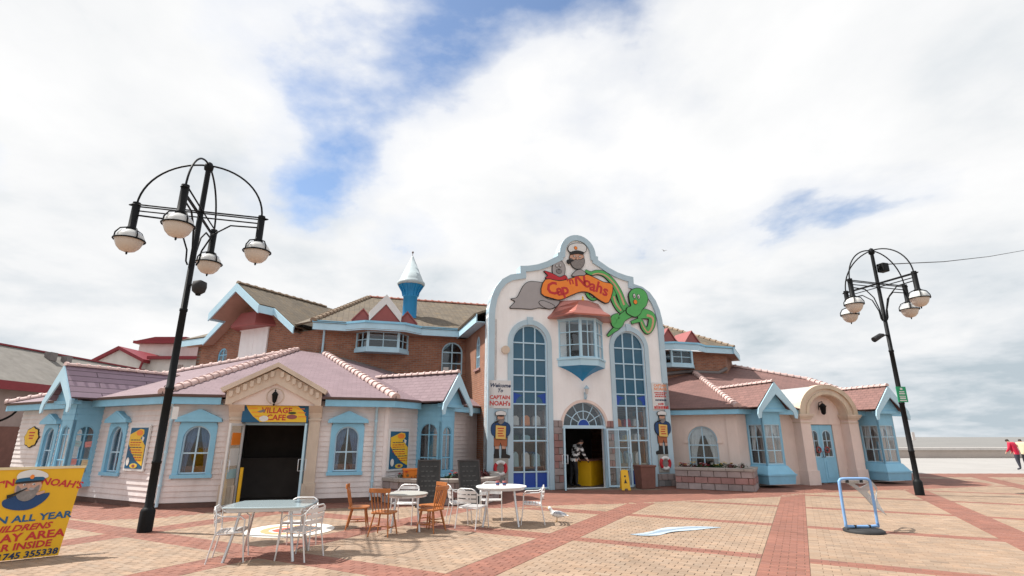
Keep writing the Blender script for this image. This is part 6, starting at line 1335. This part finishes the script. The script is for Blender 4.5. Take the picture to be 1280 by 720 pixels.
a_ = smooth_loop([(2.13, 10.31), (2.40, 10.40), (2.62, 10.62), (2.85, 10.86), (3.15, 11.05), (3.55, 11.16), (4.05, 11.06)], 4, False); b_ = smooth_loop([(2.14, 10.29), (2.35, 10.12), (2.60, 10.18), (2.85, 10.40), (3.20, 10.62), (3.70, 10.85), (4.07, 11.02)], 4, False)
vs = []; k = 6; n = len(a_)
for i in range(n):
    for j in range(k + 1):
        t_ = j / k; x = a_[i][0] + (b_[i][0] - a_[i][0]) * t_ - 3.0; y = a_[i][1] + (b_[i][1] - a_[i][1]) * t_ - 10.7; vs.append((x, y, .006 + .012 * math.sin(t_ * 3.1 + i * .35) ** 2 * math.sin(math.pi * i / (n - 1))))
fs = [(i * (k + 1) + j, i * (k + 1) + j + 1, (i + 1) * (k + 1) + j + 1, (i + 1) * (k + 1) + j) for i in range(n - 1) for j in range(k)]
mb = MB().add(vs, fs, 0, True); mb.m = [1 if (q % k) in (2, 3) else 0 for q in range(len(fs))]
part('film', mb, ['sheet_white', 'sheet_blue'], o, w)
# gull on the paving
o = thing('gull', 'white gull with grey wings standing on the paving past the round white table', 'bird', (.95, 11.75, 0), 160); w = WM_[o.name] @ Matrix.Diagonal((.78, .78, .78, 1)); o.matrix_world = w; WM_[o.name] = w
bm = bmesh.new(); bmesh.ops.create_uvsphere(bm, u_segments=16, v_segments=10, radius=1); 
for v in bm.verts:
    x, y, z = v.co; tpr = 1 - .55 * max(0, -x) ; v.co = (x * .20, y * .085 * tpr, z * .085 * tpr + .19 + .02 * x - .02 * max(0, -x))
me = bpy.data.meshes.new('body'); bm.to_mesh(me); bm.free(); me.materials.append(M['feather'])
for p in me.polygons: p.use_smooth = True
part('body', me, None, o, w)
part('neck', MB().tube([(.13, 0, .22), (.18, 0, .28), (.205, 0, .32)], [.06, .045, .045], 10).lathe([(.01, .285), (.045, .30), (.052, .33), (.04, .36), (.01, .375)], 12, (.215, 0, 0)), 'feather', o, w)
part('beak', MB().tube([(.25, 0, .328), (.29, 0, .322), (.315, 0, .308)], [.016, .012, .004], 8), 'beak', o, w)
for sg in (-1, 1):
    part('wing', MB().add([(.10, sg * .075, .235), (.02, sg * .098, .22), (-.12, sg * .075, .20), (-.27, sg * .03, .17), (-.22, sg * .035, .215), (-.05, sg * .06, .27), (.06, sg * .05, .27)], [(0, 1, 2, 3, 4, 5, 6)]), 'feather_grey', o, w)
    part('leg', MB().tube([(.02, sg * .035, .12), (.02, sg * .035, .01), (.06, sg * .035, .006)], .006, 6), 'beak', o, w)
part('tail', MB().prismz([(-.16, -.03), (-.30, -.04), (-.30, .04), (-.16, .03)], .165, .175), 'feather', o, w)
o = part('flying_gull', MB().add([(-.9, 0, .25), (-.4, -.08, .30), (0, -.06, .1), (.4, -.08, .30), (.9, 0, .25), (.4, .1, .27), (0, .25, .08), (-.4, .1, .27)], [(0, 1, 2, 6, 7), (2, 3, 4, 5, 6)]).tube([(0, -.45, .1), (0, -.2, .08), (0, .2, .07), (0, .5, .1)], [.02, .1, .09, .03], 8), 'feather_grey', None, FR((18.6, 60), 20, 23.5) @ Matrix.Diagonal((.5, .5, .5, 1))); tag(o, 'small gull flying in the sky above the peach wing', 'bird')
# painted roundel in the paving
o = thing('paving_mural', 'round white and orange mural laid in the paving in front of the café', 'paving mural', (-4.2, 10.75, 0)); w = WM_[o.name]
part('disc', MB().prismz(disc(0, 0, .80, .80, 40), .002, .008), 'inlay', o, w); part('ring', MB().ring(disc(0, 0, .38), disc(0, 0, .52), 0, .004).xf(T(0, 0, .009) @ RX(90)), 'inlay_o', o, w)
part('shape', MB().prismz(smooth_loop([(-.3, -.1), (0, -.3), (.3, -.05), (.2, .2), (-.1, .25)], 4), .010, .014), 'inlay_r', o, w)
# ------------------------------------------------------------------ people
def person(name, label, loc, rz, J, E_, colour, hat=None):
    """J: joint -> (x, y, z, radius); one skinned body, coloured by garment"""
    names = list(J); me = bpy.data.meshes.new('b'); me.from_pydata([J[k][:3] for k in names], [(names.index(a), names.index(b)) for a, b in E_], [])
    ob = bpy.data.objects.new('b', me); C.objects.link(ob); ob.modifiers.new('s', 'SKIN'); sk = me.skin_vertices[0].data
    for i, k in enumerate(names): r = J[k][3]; sk[i].radius = r if isinstance(r, tuple) else (r, r); sk[i].use_root = (k == 'pelvis')
    sd = ob.modifiers.new('d', 'SUBSURF'); sd.levels = 2; sd.render_levels = 2
    dg = bpy.context.evaluated_depsgraph_get(); dg.update(); nm = bpy.data.meshes.new_from_object(ob.evaluated_get(dg)); bpy.data.objects.remove(ob)
    ms = []
    for p in nm.polygons:
        c = p.center; q = colour(c); p.use_smooth = True
        if q not in ms: ms.append(q)
        p.material_index = ms.index(q)
    nm.materials.clear()
    for q in ms: nm.materials.append(M[q])
    idx = [ms.index(colour(p.center)) for p in nm.polygons]; nm.polygons.foreach_set('material_index', idx)
    o = thing(name, label, 'person', loc, rz); part('body', nm, None, o, WM_[o.name]); return o
BASE_E = [('pelvis', 'waist'), ('waist', 'chest'), ('chest', 'neck'), ('neck', 'head'), ('head', 'crown')]
for s in 'lr': BASE_E += [('pelvis', 'hip' + s), ('hip' + s, 'knee' + s), ('knee' + s, 'ankle' + s), ('ankle' + s, 'toe' + s), ('chest', 'sho' + s), ('sho' + s, 'elb' + s), ('elb' + s, 'wri' + s), ('wri' + s, 'palm' + s)] + [('palm' + s, 'f%d%s' % (k, s)) for k in range(4)] + [('wri' + s, 'th' + s)]
def joints(lean=0., head_f=.05, arm=(.05, .02), spread=.10, coat=1.0, step=.05, turn=0):
    J = {'pelvis': (0, 0, .90, (.15 * coat, .12 * coat)), 'waist': (0, .02 + lean * .3, 1.05, (.16 * coat, .125 * coat)), 'chest': (0, lean * .8, 1.27, (.185 * coat, .14 * coat)), 'neck': (0, lean + head_f * .4, 1.42, .06), 'head': (0, lean + head_f, 1.50, (.085, .095)), 'crown': (0, lean + head_f + .02, 1.60, (.08, .085))}
    for s, g in (('l', -1), ('r', 1)):
        J['hip' + s] = (g * .09, 0, .86, .105); J['knee' + s] = (g * spread, .02 + g * step * .5, .47, .068); J['ankle' + s] = (g * spread, g * step - .02, .09, .045); J['toe' + s] = (g * (spread + .02), g * step + .14, .035, .036)
        J['sho' + s] = (g * .20, lean * .85, 1.36, .072 * coat); J['elb' + s] = (g * (.26 + arm[0]), lean * .6 + arm[1], 1.10, .055 * coat); J['wri' + s] = (g * (.22 + arm[0]), lean * .6 + .16 + arm[1], .93, .036)
        x, y, z, _ = J['wri' + s]; J['palm' + s] = (x, y + .05, z - .05, .030)
        for k in range(4): J['f%d%s' % (k, s)] = (x - g * .025 + g * .017 * k, y + .075, z - .12 - .012 * (k in (1, 2)), .009)
        J['th' + s] = (x - g * .04, y + .06, z - .06, .010)
    return J
fx, fy = 27.45, 29.76
J = joints(.16, .14, (.0, .05), .11, 1.28, .06)
person('person', 'person in a red hooded jacket and dark jeans standing on the promenade, back turned', (fx, fy, -.02), 20, J, BASE_E, lambda c: ('trousers' if c.z < .80 else ('hair' if c.z > 1.47 and c.y < .40 and c.z < 1.9 else ('skin' if c.z > 1.44 or (abs(c.x) > .17 and c.z < .93) else 'jacket_red'))))
J = joints(.26, .16, (.03, .1), .11, 1.2, .10)
person('person', 'person in a beige coat and black trousers leaning forward beside the red jacket', (fx + .80, fy + .35, -.02), -30, J, BASE_E, lambda c: ('trousers_dark' if c.z < .80 else ('hair' if c.z > 1.47 else ('skin' if c.z > 1.44 or (abs(c.x) > .17 and c.z < .93) else 'coat_beige'))))
J = joints(.22, .16, (.02, .12), .10, 1.0, .06)
pp = FF @ Vector((3.32, .55, 0))
person('person', 'person in a striped top bending forward just inside the main doorway', (pp.x, pp.y, .012), -60, J, BASE_E, lambda c: ('trousers_dark' if c.z < .86 else ('hair' if c.z > 1.50 else ('skin' if c.z > 1.44 or (abs(c.x) > .16 and c.z < .95) else ('white' if int((c.z + c.x * .45 - c.y * .3 + 5) * 11) % 2 else 'ink')))))
